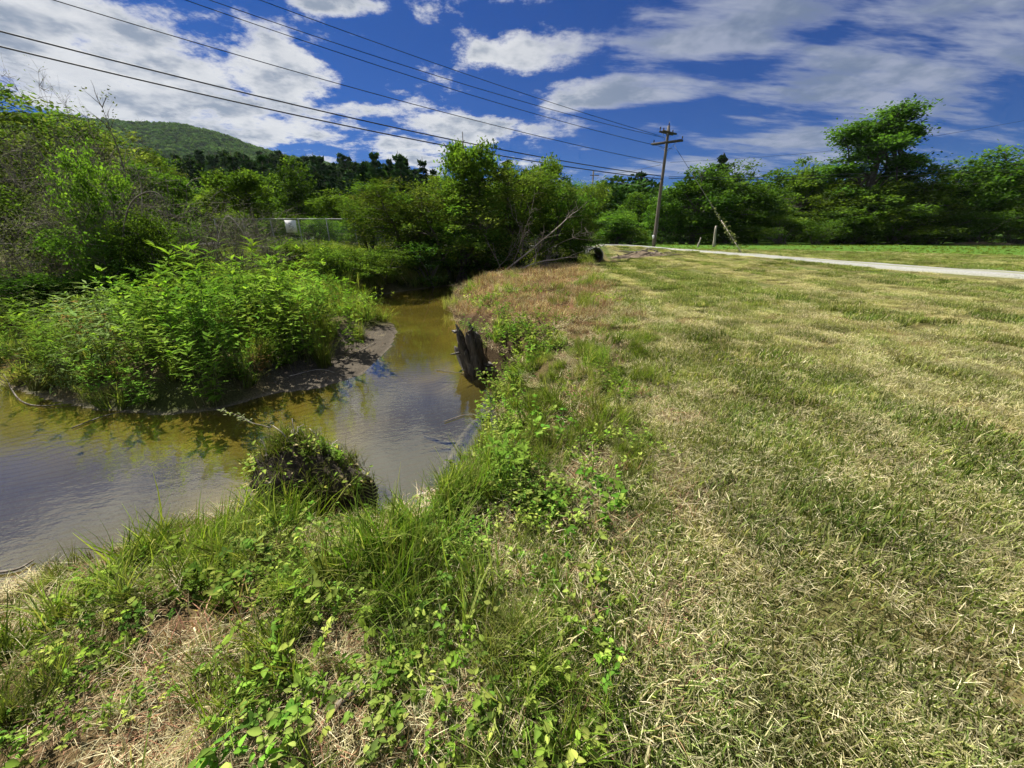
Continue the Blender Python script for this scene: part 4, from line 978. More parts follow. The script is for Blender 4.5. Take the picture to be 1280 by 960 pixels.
    scatter('field_grass', 'tuft', np.stack([x, y, H(x, y) - .02], 1), tilt(n, rs, .15), rs.uniform(.3, .6, n), rs.integers(0, 5, n), np.clip(.4 * sst(y, 26, 16) + rs.normal(-.05, .06, n), 0, .7), 'green grass of the field beyond the lane', 'grass')
build_grass()

# ------------------------------------------------------------------ weeds on the left bank point
def build_weeds():
    rs = np.random.default_rng(31)
    kinds = {}
    def kind(key, name, label, grp, variants):
        kinds[key] = []
        for st, lf in variants:
            t = thing(name, label, 'weed', group=grp); link('stems', st, M['stem'], t); link('leaves', lf, M['herb'], t); kinds[key].append([t, False])
    LA = [(.11, .20, .025), (.15, .24, .03), (.09, .17, .022)]
    LB_ = [(.13, .25, .03), (.17, .28, .04), (.10, .20, .025)]
    LC = [(.13, .20, .06), (.17, .23, .08)]
    kind('lance', 'lance_leaved_weed', 'tall weed with narrow pointed leaves on the left bank point', 'narrow-leaved weeds on the left bank point', [herb_mesh(rs, 1.25, 9, .25, .21, LA, .24, .4) for _ in range(3)])
    kind('broad', 'broad_leaved_weed', 'bright weed with short broad leaves on the left bank point', 'broad-leaved weeds on the left bank point', [herb_mesh(rs, 1.2, 10, .17, .40, LB_, .24, .3) for _ in range(3)])
    kind('silver', 'pale_leaved_weed', 'weed with pale silvery drooping leaves at the water side of the left bank', 'pale-leaved weeds on the left bank point', [herb_mesh(rs, 1.1, 9, .23, .18, LC, .26, .5) for _ in range(2)])
    kind('yellow', 'yellow_topped_weed', 'weed with yellowish top leaves standing above the others', 'yellow-topped weeds on the left bank point', [herb_mesh(rs, 1.25, 7, .14, .34, LB_, .18, .25, (.21, .30, .045)) for _ in range(2)])
    kinds['reed'] = []
    for q in range(3):
        b = MB(); V, F, C = blades(150, (.45, 1.0), (.006, .014), .16, (.12, 1.1), rs, G1 + GY + GY, 6); b.add(V, [F], C)
        t = thing('reed_grass_clump', 'tall arching grass clump on the tip of the left bank point', 'grass clump', group='tall grass clumps on the left bank point'); link('blades', b.mesh('blades'), M['grass'], t); kinds['reed'].append([t, False])
    kind('rusty', 'rusty_weed', 'weed with rust-brown withered leaves among the green ones', 'withered weeds on the left bank point', [herb_mesh(rs, .95, 7, .11, .25, [(.22, .14, .05), (.30, .22, .09)], .18, .4)])
    def put(key, x, y, sc):
        L = kinds[key]; r = L[rs.integers(0, len(L))]; z = Hs(x, y) - .02; s = (sc, sc, sc * rs.uniform(.9, 1.15)); a = rs.uniform(0, 6.28)
        if not r[1]: r[1] = True; o = r[0]; o.location = (float(x), float(y), z); o.rotation_euler = (0, 0, a); o.scale = s; return o
        return dup(r[0], (x, y, z), a, s)
    pts = []; tries = 0
    while len(pts) < 168 and tries < 9000:
        tries += 1
        x = rs.uniform(-9.5, -2.4); y = rs.uniform(4.7, 12.5)
        d, rb = stream_sd(np.array([x]), np.array([y])); d = float(d[0])
        bar = math.exp(-(((x - BAR[0]) / 1.1) ** 2 + ((y - BAR[1]) / 2.2) ** 2))
        if rb[0] or d < .08 + .62 * float(sst(bar, .2, .55)): continue
        if any((x - a) ** 2 + (y - b) ** 2 < .30 ** 2 for a, b in pts): continue
        pts.append((x, y))
        u = 640 + FPX * x / (y * CP + (EYE + .1) * SP)          # rough photo column
        r = rs.uniform()
        edge = d < .7
        if u > 372: key = 'reed' if r < .62 else ('broad' if r < .9 else 'yellow')
        elif u < 150: key = 'silver' if r < .45 else ('lance' if r < .9 else 'yellow')
        else: key = 'broad' if r < .5 else ('lance' if r < .93 else 'yellow')
        if rs.uniform() < .05: key = 'rusty'
        o = put(key, x, y, (.85 if edge else 1.0) * rs.uniform(.7, 1.25) * (.72 + .52 * math.exp(-((x + 4.9) / 1.7) ** 2 - ((y - 7) / 2.2) ** 2)) * (.8 if key == 'reed' else 1.0))
        where = ('overhanging the sand bar' if u > 330 else 'overhanging the water near the left edge' if u < 150 else 'overhanging the water opposite the hummock') if edge else ('at the back of the point, below the thicket' if y > 8.6 else 'on the left flank of the point' if u < 170 else 'on the crest of the point' if u < 340 else 'on the tip of the point')
        o['label'] = {'lance': 'tall weed with narrow pointed leaves ', 'broad': 'bright weed with short broad leaves ', 'silver': 'weed with pale silvery drooping leaves ', 'yellow': 'weed with yellowish top leaves ', 'reed': 'tall arching grass clump ', 'rusty': 'withered rust-brown weed '}[key] + where
    for o in [r[0] for L in kinds.values() for r in L if not r[1]]:
        for c in list(o.children): bpy.data.objects.remove(c)
        bpy.data.objects.remove(o)
build_weeds()

# ------------------------------------------------------------------ utility poles, wires, guy
PB = PY(817, 308, 38.5); PX, PYY = float(PB[0]), 38.5
def build_pole():
    gz = Hs(PX, PYY); top = PY(836, 157, 38.5)[2]
    t = thing('utility_pole', 'weathered wooden utility pole with two crossarms beside the gravel lane', 'utility pole', (PX, PYY, gz))
    def Z(v): return PY(830, v, 38.5)[2] - gz
    b = MB(); zz = np.linspace(-.3, top - gz, 9); b.tube([(.01 * math.sin(z), .012 * math.cos(z * .7), z) for z in zz], np.linspace(.17, .105, 9), 10, (.3, .3, .3)); link('shaft', b.mesh('shaft', True), M['pole'], t)
    def arm(z, dv, ln, off, dbl):
        dv = np.array(dv) / np.linalg.norm(dv); nv = np.array([-dv[1], dv[0]]); Mx = np.array([[dv[0], nv[0], 0], [dv[1], nv[1], 0], [0, 0, 1]])
        b = MB()
        for s in ((-1, 1) if dbl else (1,)): b.box((nv[0] * .16 * s, nv[1] * .16 * s, z), (ln, .10, .125), Mx)
        a = link('crossarm', b.mesh('crossarm'), M['arm'], t)
        for s in (-1, 1):
            br = MB(); p0 = np.array([dv[0] * ln * .3 * s, dv[1] * ln * .3 * s, z - .03]) + np.array([*(nv * .16), 0]); p1 = np.array([0, 0, z - .75]) + np.array([*(nv * .12), 0]); br.tube([p0, (p0 + p1) / 2, p1], .018, 4); link('brace', br.mesh('brace'), M['steel'], a)
        for f in off:
            i = MB(); c = np.array([dv[0] * ln * f, dv[1] * ln * f]) + nv * .16
            pr = [(.018, .06), (.018, .16), (.055, .17), (.062, .22), (.035, .25), (.055, .27), (.045, .33), (.01, .36)]
            i.tube([(c[0], c[1], z + h) for _, h in pr], [r for r, _ in pr], 8); link('insulator', i.mesh('insulator'), M['insul'], a)
        return dv
    arm(Z(166), (.8, .6), 2.0, (-.46, -.22, .2, .46), True)
    arm(Z(178), (.78, -.62), 2.6, (-.46, .47), True)
    b = MB(); b.tube([(.15, .0, Z(300)), (.155, 0, Z(290)), (.16, 0, Z(280))], .03, 5); link('conduit', b.mesh('conduit'), M['steel'], t)
    b = MB(); b.box((-.16, -.07, Z(296)), (.14, .10, .3)); link('sunlit_patch', b.mesh('sunlit_patch'), M['sign'], t)  # added white box standing in for sun on the pole foot's left side
    b = MB(); b.tube([(0, 0, top - gz - .05), (0, 0, top - gz + .12), (0, 0, top - gz + .3)], [.03, .05, .02], 6); link('top_pin', b.mesh('top_pin'), M['insul'], t)
    # a second, small pole far behind the willows
    q = PY(741, 226, 78.); b = MB(); qz = PY(741, 213, 78.)[2]; t2 = thing('utility_pole', 'small distant utility pole showing above the willows', 'utility pole', (q[0], q[1], 0.0))
    b.tube([(0, 0, -.3), (0, 0, qz * .5), (0, 0, qz)], [.2, .16, .12], 8); link('shaft', b.mesh('shaft'), M['pole'], t2)
    b = MB(); b.box((.2, -.15, qz - .8), (1.6, .1, .12)); link('crossarm', b.mesh('crossarm'), M['arm'], t2)
build_pole()
def build_wires():
    D = np.array([-.888, -.46]); D /= np.linalg.norm(D); nrm = np.array([D[1], -D[0]]); base = np.array([PX, PYY])
    def onplane(u, v, off):
        d = ray(u, v); t = (nrm @ base + off) / (nrm @ d[:2]); p = d * t; return D @ (p[:2] - base), EYE + p[2]
    rows = [([(816, 167), (640, 112), (325, 0)], .7, .017, 'thin power wire, highest of the lines crossing the clouds'),
            ([(817, 169), (640, 123), (262, 0)], 0.0, .017, 'thin power wire, second highest of the lines crossing the clouds'),
            ([(817, 181), (640, 134), (232, 0)], -.8, .017, 'thin power wire from the lower crossarm, third highest'),
            ([(829, 204), (640, 162), (67, 0)], .1, .020, 'dark wire below the crossarms, fourth highest line'),
            ([(819, 219), (640, 189.5), (0, 39)], .15, .034, 'thick black cable, upper of the lowest pair'),
            ([(819, 223), (640, 197), (0, 58)], -.15, .034, 'thick black cable, lowest of all lines to the left')]
    for pts, off, r, lab in rows:
        S = [onplane(u, v, off) for u, v in pts]; co = np.polyfit([a for a, _ in S], [b for _, b in S], 2)
        ss = np.linspace(min(0, S[0][0]), 62, 60); P3 = np.stack([base[0] + D[0] * ss + nrm[0] * off, base[1] + D[1] * ss + nrm[1] * off, np.polyval(co, ss)], 1)
        b = MB(); b.tube(P3, r, 5); link('power_line', b.mesh('power_line'), M['wire'], None, lab, 'wire', 'overhead lines')
    def run(pts, r, lab):
        P3 = catmull(pts, 10); b = MB(); b.tube(P3, r, 5); link('power_line', b.mesh('power_line'), M['wire'], None, lab, 'wire', 'overhead lines')
    run([PY(836, 221, 38.5), PY(960, 221.5, 42), PY(1090, 216, 44), PY(1180, 211, 45.5), PY(1420, 196, 48)], .022, 'upper of two wires running right in front of the field-edge trees')
    run([PY(836, 223, 38.5), PY(960, 224.5, 42), PY(1090, 221, 44), PY(1180, 217, 45.5), PY(1420, 204, 48)], .022, 'lower of two wires running right in front of the field-edge trees')
    run([PY(838, 203, 38.5), PY(940, 197, 38), PY(1060, 186, 37), PY(1240, 158, 36), PY(1450, 118, 35)], .010, 'very thin wire rising right over the tall open tree')
    run([PY(818, 221, 38.5), PY(790, 231, 55), PY(741, 219, 78)], .02, 'wire sagging back to the small distant pole')
    run([PY(826, 206, 38.5), PY(775, 216, 58), PY(742, 216, 78)], .016, 'thin wire from the pole top back to the small distant pole')
    # guy wire with creeper and guard, anchored right of the pole
    a = PY(843, 182, 38.5); e = P(930, 321, .02); n = np.linspace(0, 1, 12)[:, None]
    t = thing('guy_wire', 'slanting guy wire overgrown with creeper, right of the utility pole', 'guy wire', e)
    b = MB(); b.tube(a + (e - a) * n - e, .016, 5); link('cable', b.mesh('cable'), M['wire'], t)
    m = np.linspace(.72, 1, 4)[:, None]; b = MB(); b.tube(a + (e - a) * m - e, .032, 7); link('guard', b.mesh('guard'), M['pale_twig'], t)
    rs = np.random.default_rng(77); k = np.clip(rs.normal(.84, .12, 260), .5, .99)[:, None]; p = a + (e - a) * k - e + rs.normal(size=(260, 3)) * .16 * np.clip((k - .45) * 2, .1, 1)
    V, F, C = quads(p, .16, .5, np.asarray(GG)[rs.integers(0, 3, 260)], rs, .3); b = MB(); b.add(V, [F], C); link('creeper', b.mesh('creeper'), M['tree'], t)
    # pale snag and stub
    for u, v0, v1, Y, r, lab in ((893, 311, 282, 44, .15, 'pale bare tree stub below the rounded trees, left of the guy anchor'), (873, 309, 297, 45, .09, 'short pale stake left of the bare tree stub')):
        p0 = PY(u - 1, v0, Y); p1 = PY(u + 3, v1, Y); gz = Hs(p0[0], Y); p0[2] = gz - .1
        b = MB(); b.tube(curve_to(p0 - p0, p1 - p0, rs, 6, .03), np.linspace(r, r * .6, 6), 7); link('tree_stub', b.mesh('tree_stub', True), M['pale_twig'], None, lab, 'stub', None, None, p0)
build_wires()

# ------------------------------------------------------------------ chain-link fence and its sign
def build_fence():
    y0 = 31.0; A = PY(268, 275, y0); B = PY(480, 273, y0 + .5); ztop = float(PY(360, 273.5, y0)[2])
    L = B[0] - A[0]; gz = Hs((A[0] + B[0]) / 2, y0); h = ztop - gz
    t = thing('chain_link_fence', 'grey chain-link fence with a pale top rail behind the left bank', 'fence', (A[0], y0, gz))
    n = 6
    for i in range(n + 1):
        x = L * i / n; b = MB(); b.tube([(x, 0, -.3), (x, 0, h * .5), (x, 0, h + .05)], .04, 8); link('post', b.mesh('post'), M['steel'], t)
        if i < n: b = MB(); b.tube([(x + .02, 0, h), (x + L / n / 2, 0, h - .012), (x + L / n - .02, 0, h)], .024, 8); link('top_rail', b.mesh('top_rail'), M['steel'], t)
    b = MB(); b.tube([(0, 0, .08), (L / 2, 0, .06), (L, 0, .08)], .012, 5); link('bottom_wire', b.mesh('bottom_wire'), M['steel'], t)
    V = []; F = []; q = 0; w = .004
    for s in (1, -1):
        for x in np.arange(-h, L + h, .11):
            xa, xb = x, x + s * h; za, zb = 0.05, h
            lo, hi = min(xa, xb), max(xa, xb)
            if hi < 0 or lo > L: continue
            f = lambda xx: za + (zb - za) * (xx - xa) / (xb - xa)
            c0, c1 = max(lo, 0), min(hi, L); V += [(c0 - w, .012 * s, f(c0)), (c0 + w, .012 * s, f(c0)), (c1 + w, .012 * s, f(c1)), (c1 - w, .012 * s, f(c1))]; F.append([q, q + 1, q + 2, q + 3]); q += 4
    o = link('chain_link', mk_mesh('chain_link', V, [np.array(F)]), M['steel'], t); o['kind'] = 'stuff'
    sg = PY(363.5, 283, y0 - .1); wd = 13.5 / FPX * y0 / 1.06; hd = 14 / FPX * y0 / 1.06
    st = thing('fence_sign', 'small square white sign hanging on the chain-link fence', 'sign', (sg[0], y0 - .07, sg[2] - hd / 2), .0)
    b = MB(); b.box((0, 0, hd / 2), (wd, .02, hd)); link('panel', b.mesh('panel'), M['sign'], st)
    rs = np.random.default_rng(5)
    for k, (x0, z0, x1, z1) in enumerate(((-.18, .74, .10, .70), (.10, .70, -.16, .52), (-.16, .52, .22, .42), (.22, .42, -.02, .26), (-.3, .2, .1, .17))):
        b = MB(); b.tube([(x0 * wd, -.014, z0 * hd), ((x0 + x1) / 2 * wd, -.014, (z0 + z1) / 2 * hd + .01), (x1 * wd, -.014, z1 * hd)], .012, 4); link('faded_mark', b.mesh('faded_mark'), M['ink'], st)
build_fence()

# ------------------------------------------------------------------ culvert, brush, dead wood
def build_wood():
    rs = np.random.default_rng(55)
    c = PY(744, 320, 34.0); r = .62; t = thing('culvert_pipe', 'black culvert pipe mouth under the lane at the end of the willows', 'culvert', (c[0], 34.0, c[2]))
    an = np.linspace(0, 2 * np.pi, 29)[:-1]; V = []; F = []
    ring = [(r, 0), (r * 1.05, .02), (r * 1.05, .08)] + [(r * (1.0 + .03 * (k % 2)), .1 + k * .12) for k in range(26)]
    prof = ring[::-1] + [(r * .94, 0)] + [(r * (.93 - .02 * (k % 2)), .1 + k * .12) for k in range(26)]
    for rr, yy in prof: V.append(np.stack([np.cos(an) * rr, np.full(28, yy), np.sin(an) * rr], 1))
    V = np.concatenate(V); i = np.arange(len(prof) - 1)[:, None] * 28; j = np.arange(28)[None]; F = np.stack([i + j, i + (j + 1) % 28, i + (j + 1) % 28 + 28, i + j + 28], -1).reshape(-1, 4)
    link('pipe', mk_mesh('pipe', V, [F], None, True), M['culvert'], t)
    b = MB(); q = np.linspace(-.3, np.pi * .75, 14); b.tube([(math.cos(a) * r * 1.07, -.01, math.sin(a) * r * 1.07) for a in q], .035, 6); link('rim', b.mesh('rim'), M['steel'], t)
    # brush pile beside the lane
    p = P(808, 322, .05); gz = Hs(p[0], p[1]); t = thing('brush_pile', 'heap of grey cut branches and clods below the utility pole', 'brush pile', (p[0], p[1], gz))
    for k in range(46):
        a = rs.uniform(0, 6.28); x0 = rs.uniform(-2.0, 1.6); z0 = max(.05, .55 * (1 - abs(x0) / 2.1)) * rs.uniform(.2, 1); L = rs.uniform(.5, 1.5)
        e = np.array([x0 + math.cos(a) * L, rs.uniform(-.4, .4) + math.sin(a) * L * .5, z0 + rs.uniform(-.15, .25)]); e[2] = max(e[2], .02)
        b = MB(); b.tube(curve_to((x0, rs.uniform(-.3, .3), z0), e, rs, 5, .08), np.linspace(rs.uniform(.02, .05), .012, 5), 5); link('branch', b.mesh('branch'), M['pale_twig'] if k % 3 == 0 else M['twig'], t)
    b = MB(); X, Y = np.meshgrid(np.linspace(-2.4, 2.2, 24), np.linspace(-.9, .9, 12)); z = .42 * np.exp(-(X / 1.5) ** 2 - (Y / .5) ** 2) + .12 * (fbm(X * 3, Y * 3, 9, 3) - .5) - .05
    i = np.arange(11)[:, None] * 24 + np.arange(23)[None]; b.add(np.stack([X, Y, z], -1).reshape(-1, 3), [np.stack([i, i + 1, i + 25, i + 24], -1).reshape(-1, 4)]); link('earth_mound', b.mesh('earth_mound', True), solid_mat('dry_earth', (.20, .15, .10), (.12, .09, .06), 6, .95, .8), t)
    # dead fallen branches in front of the willows
    base = P(640, 341, -.1); gz = Hs(base[0], base[1] + 1.5); t = thing('fallen_dead_tree', 'bleached dead tree fallen sideways against the willows at the bank top', 'dead tree', (base[0], base[1] + 1.2, gz))
    ww = 17.0
    def loc(u, v, Y): return PY(u, v, Y) - np.array([base[0], base[1] + 1.2, gz])
    limbs = [((632, 338), (700, 282), (722, 262), .05), ((640, 338), (668, 300), (640, 268), .03), ((655, 336), (672, 318), (680, 298), .035), ((638, 340), (690, 320), (716, 322), .045), ((660, 334), (690, 326), (686, 325), .04), ((628, 340), (612, 305), (600, 285), .025), ((640, 336), (655, 290), (665, 262), .025), ((650, 334), (700, 300), (735, 290), .022), ((622, 338), (640, 310), (655, 296), .025), ((668, 330), (672, 312), (669, 302), .03)]
    for k, (p0, p1, p2, r) in enumerate(limbs):
        Y = ww + rs.uniform(-.3, .8); a, m, e = loc(*p0, Y), loc(*p1, Y + rs.uniform(-.3, .6)), loc(*p2, Y + rs.uniform(-.2, 1.2)); n = np.linspace(0, 1, 9)[:, None]
        st = (1 - n) ** 2 * a + 2 * n * (1 - n) * m + n * n * e + rs.normal(size=(9, 3)) * .02; b = MB(); b.tube(st, np.linspace(r * .75, r * .2, 9), 6); o = link('branch', b.mesh('branch', True), M['pale_twig'] if k in (0, 3, 9) else M['twig'], t)
        b = MB()
        for j in range(12):
            s0 = st[rs.integers(2, 9)]; dv = (e - a) / np.linalg.norm(e - a) * .35 + rs.normal(size=3) * .28; tw = curve_to(s0, s0 + dv, rs, 4, .1); b.tube(tw, np.linspace(.010, .004, 4), 4, None, False)
            for q in range(2): b.tube(curve_to(tw[2], tw[2] + rs.normal(size=3) * .16, rs, 3, .1), [.005, .004, .003], 3, None, False)
        link('twigs', b.mesh('twigs'), M['twig'], o)
    # arching bare branches over the left thicket
    for k, (pp, Y, r, lab) in enumerate((([(150, 330), (160, 262), (185, 240), (205, 250), (212, 285)], 10.5, .022, 'dark bare branch arching over among the left bank bushes'),
                                         ([(268, 320), (282, 272), (300, 285), (306, 296)], 12.5, .02, 'pale crooked bare branch left of the white sign'),
                                         ([(178, 270), (176, 232), (168, 205)], 11, .012, 'thin pale upright twig in the left bank thicket'))):
        pts = [PY(u, v, Y) for u, v in pp]; o = pts[0]; b = MB(); b.tube(catmull([q - o for q in pts], 6), np.linspace(r, r * .35, (len(pts) - 1) * 6 + 1), 6); link('bare_branch', b.mesh('bare_branch', True), M['twig'] if k == 0 else M['pale_twig'], None, lab, 'branch', None, None, o)
    # stump standing in the water against the right bank
    def gnarl(pts, rad, sides, seed, amp=.25):
        b = MB(); b.tube(pts, rad, sides, None, True); V = b.V[0]; n = len(pts); ang = np.tile(np.arange(sides) / sides * 6.283, n); hh = np.repeat(np.arange(n), sides)
        c = np.repeat(np.asarray(pts), sides, 0); k = 1 + amp * (fbm(np.cos(ang) * 2 + 9, np.sin(ang) * 2 + hh * .12, seed, 3) - .5) * 2 + amp * .5 * np.sin(ang * 5 + hh * .15)
        b.V[0] = c + (V - c) * k[:, None]; return b
    p0 = P(594, 464, WZ); top = PY(574, 402, p0[1] - .1)
    t = thing('dead_stump', 'jagged black dead tree stump leaning out of the water against the bank', 'stump', (p0[0], p0[1], WZ - .15))
    e = top - p0; e[2] += .15
    link('trunk', gnarl(e * np.linspace(0, .62, 12)[:, None] + np.array([.06, 0, 0]), np.interp(np.linspace(0, 1, 12), [0, .2, .7, 1], [.24, .16, .15, .06]), 18, 4, .5).mesh('trunk'), M['wetwood'], t)
    for k in range(13):         # split, splintered shell of the old trunk
        a = k / 13 * 6.283 + rs.uniform(-.2, .2); f = rs.uniform(.55, 1.04); n = np.linspace(0, 1, 11)[:, None]; fl = np.interp(n[:, 0], [0, .15, .5, .8, 1], [.21, .145, .12, .16, .14 + .08 * rs.uniform()])[:, None]
        q = e * f * n + np.array([.06, 0, 0]) + np.concatenate([np.cos(a + n * .5) * fl, np.sin(a + n * .5) * fl * .8, 0 * n], 1) + np.cumsum(rs.normal(size=(11, 3)) * .009, 0); r = rs.uniform(.045, .075)
        link('splintered_strand', gnarl(q, np.interp(n[:, 0], [0, .5, .85, 1], [r * 1.2, r, r * .8, r * .12]), 9, 60 + k, .6).mesh('splintered_strand'), M['wetwood'], t)
    for k in range(6):
        f = rs.uniform(.45, .85); a = rs.uniform(1.8, 5.6); dv = np.array([math.cos(a) * .9, math.sin(a) * .6, rs.uniform(-.3, .55)]); dv /= np.linalg.norm(dv); r = rs.uniform(.012, .035); L = rs.uniform(.08, .22)
        s0 = e * f + np.array([.04, 0, 0]) + dv * .12; m = np.linspace(0, 1, 6)[:, None]; link('broken_limb', gnarl(s0 + dv * L * m + np.cumsum(rs.normal(size=(6, 3)) * .02, 0), np.interp(m[:, 0], [0, .7, 1], [r, r * .7, r * .2]), 7, 20 + k, .5).mesh('broken_limb'), M['wetwood'], t)
    for k, (a, L, r) in enumerate(((-.2, .8, .07), (.35, .6, .05), (2.7, .35, .05), (-.6, .9, .05), (.1, 1.0, .03))):
        m = np.linspace(0, 1, 7)[:, None]; q = np.array([.03, 0, .2]) + np.array([math.cos(a), math.sin(a), 0]) * L * m + np.array([0, 0, 1]) * (.10 * np.sin(m * 3) - .12 * m) + np.cumsum(rs.normal(size=(7, 3)) * .015, 0); link('root', gnarl(q, np.linspace(r, r * .3, 7), 8, 40 + k, .4).mesh('root', True), M['wetwood'], t)
    st, lf = herb_mesh(rs, .22, 16, .05, .4, [(.12, .21, .03), (.16, .24, .04)], .2, .3, None, .002)
    for o in (link('overgrowth_stems', st, M['stem'], t), link('overgrowth', lf, M['herb'], t)): o.location = (float(e[0] * .9 + .16), float(e[1] + .05), float(e[2] * .86))
    # sunken forked log
    pts = [P(618, 512, WZ - .02), P(592, 530, WZ - .05), P(574, 555, WZ - .07), P(562, 580, WZ - .08), P(545, 606, WZ - .08)]; o = pts[0].copy(); t = thing('sunken_log', 'forked grey log lying half sunk in the stream beside the near bank', 'log', o)
    s = catmull([p - o for p in pts], 5); link('stem', gnarl(s, np.linspace(.03, .075, len(s)), 10, 7, .3).mesh('stem', True), M['wetwood'], t)
    pts = [P(574, 555, WZ - .07), P(552, 552, WZ - .05), P(530, 545, WZ - .02)]; s = catmull([p - o for p in pts], 5); link('fork', gnarl(s, np.linspace(.05, .015, len(s)), 8, 8, .25).mesh('fork', True), M['wetwood'], t)
    pts = [P(592, 575, WZ - .03), P(570, 590, WZ - .02), P(550, 598, WZ + .01)]; s = catmull([p - o for p in pts], 5); link('fork', gnarl(s, np.linspace(.03, .012, len(s)), 8, 9, .25).mesh('fork', True), M['wetwood'], t)
    # single sticks and driftwood
    def stick(pp, z, r, lab, mat, name='stick', r2=None):
        pts = []
        for (u, v) in pp:
            q = P(u, v, z); 
            for _ in range(4): q = P(u, v, max(Hs(q[0], q[1]), WZ) + r * .6 + z_off)
            pts.append(q)
        o = pts[0].copy(); s = catmull([q - o for q in pts], 6); b = gnarl(s, np.linspace(r, r2 or r * .5, len(s)), 8, 3, .15); link(name, b.mesh(name, True), mat, None, lab, name.replace('_', ' '), None, None, o)
    z_off = .03
    stick([(418, 886), (450, 858), (478, 841)], -.05, .011, 'bare brown stick lying in the leafy weeds of the near bank', M['twig'])
    stick([(555, 330), (610, 331)], .3, .01, 'thin straight twig under the willows', M['twig']) if False else None
    z_off = .01
    stick([(-25, 805), (20, 797), (70, 776)], -.3, .05, 'weathered grey driftwood piece at the left edge of the near bank', M['pale_twig'], 'driftwood', .03)
    stick([(-20, 718), (20, 712), (42, 700)], -.7, .012, 'thin stem lying over the water at the left edge', M['twig'])
    stick([(545, 462), (565, 465), (588, 467)], WZ, .008, 'thin bare twig floating at the foot of the stump', M['twig'])
    stick([(555, 527), (585, 518), (605, 522)], WZ, .007, 'thin twig caught on the bank above the sunken log', M['twig'])
    stick([(520, 620), (545, 612), (560, 607)], WZ, .012, 'short pale stick on the mud by the sunken log', M['pale_twig'])
    stick([(5, 468), (25, 500), (60, 507), (100, 498)], WZ, .010, 'forked bare twig trailing in the water at the left bank', M['twig'])
    stick([(90, 535), (130, 520), (165, 512)], WZ, .009, 'bare twig in the water below the left bank weeds', M['twig'])
    stick([(428, 452), (455, 436), (470, 428)], WZ + .1, .010, 'dead stick lying on the sand bar', M['twig'])
    stick([(362, 470), (400, 462), (432, 470)], WZ + .1, .008, 'dry stalk lying on the inner sand bar', M['pale_twig'])
    stick([(720, 838), (760, 858), (790, 875)], 0, .006, 'pale broken stalk on the rough grass near the bare patch', M['pale_twig'])
    # hummock: a clod of bank standing in the water
    c = np.array([-1.90, 3.0]); zb = WZ - .14; t = thing('grassy_hummock', 'overhanging clod of earth with leafy top standing in the water by the near bank', 'hummock', (c[0], c[1], zb))
    nr, na = 30, 90; an = np.linspace(0, 2 * np.pi, na + 1)[:-1]
    def clod(f, a):             # f: 0 foot .. 1 crown centre; an eroded, lopsided block of turf
        rr = np.interp(f, [0, .12, .3, .5, .62, .72, .85, 1], [.50, .44, .38, .40, .41, .35, .20, .01]); zz = np.interp(f, [0, .3, .5, .62, .72, .85, 1], [0, .3, .50, .59, .66, .72, .75])
        k = 1 + .8 * (fbm(np.cos(a) * 1.3 + 5, np.sin(a) * 1.3 + zz * 2.2, 14, 3) - .5) + .35 * (fbm(np.cos(a) * 5 + 5, np.sin(a) * 5 + zz * 9, 24, 3) - .5); lowr = np.clip(np.cos(a), 0, 1); fr = np.clip(-np.sin(a), 0, 1)
        zz = zz * (1 - .42 * lowr * np.clip(rr / .4, 0, 1) - .12 * fr * np.clip(rr / .4, 0, 1)) + .16 * (fbm(np.cos(a) * 4 * rr + 3, np.sin(a) * 4 * rr, 15, 3) - .5)
        return np.stack([np.cos(a) * rr * k * 1.02 + .22 * lowr * (1 - f) - .05 * (1 - lowr) * f, np.sin(a) * rr * k * .8 - .16 * fr * (1 - f), zz], -1)
    FF, AA = np.meshgrid(np.linspace(0, 1, nr), an, indexing='ij'); V = clod(FF.ravel(), AA.ravel())
    i = np.arange(nr - 1)[:, None] * na; j = np.arange(na)[None]; F = np.stack([i + j, i + (j + 1) % na, i + (j + 1) % na + na, i + j + na], -1).reshape(-1, 4)
    link('earth', mk_mesh('earth', V, [F], None, True), M['soil'], t)
    def cover(n, f0=.5, f1=1.0):
        a = rs.uniform(0, 6.28, n); f = f0 + (f1 - f0) * rs.uniform(0, 1, n) ** 1.2; return clod(f, a)
    pos = np.concatenate([cover(420, .62), clod(rs.uniform(.25, .75, 330), rs.normal(3.4, .55, 330))]); nc = len(pos)
    b = MB(); dv = rs.normal(size=(nc, 3)); dv[:, 2] = np.abs(dv[:, 2]) * .6; sz = rs.uniform(.012, .045, nc); cols = np.asarray([(.11, .19, .03), (.17, .24, .04), (.24, .26, .08), (.09, .16, .03), (.30, .26, .13)])[rs.integers(0, 5, nc)] * 1.25
    Vv, F, C = oval_leaves(pos + rs.normal(size=(nc, 3)) * .035, dv, sz * 1.25, sz * .65, cols, rs); b.add(Vv, F, C); link('leafy_cover', b.mesh('leafy_cover'), M['herb'], t)['kind'] = 'stuff'
    b = MB()
    for q in np.concatenate([cover(150, .60), clod(rs.uniform(.0, .6, 50), rs.normal(3.5, .7, 50)), clod(rs.uniform(0, .15, 40), rs.normal(4.7, 1.0, 40))]):
        hh = rs.uniform(.06, .26); Vv, F, C = blades(18, (hh * .4, hh), (.003, .007), .05, (.3, 2.1), rs, G1 + G1 + GY + ST[:2], 4); b.add(Vv + q, [F], C * rs.uniform(.7, 1.2))
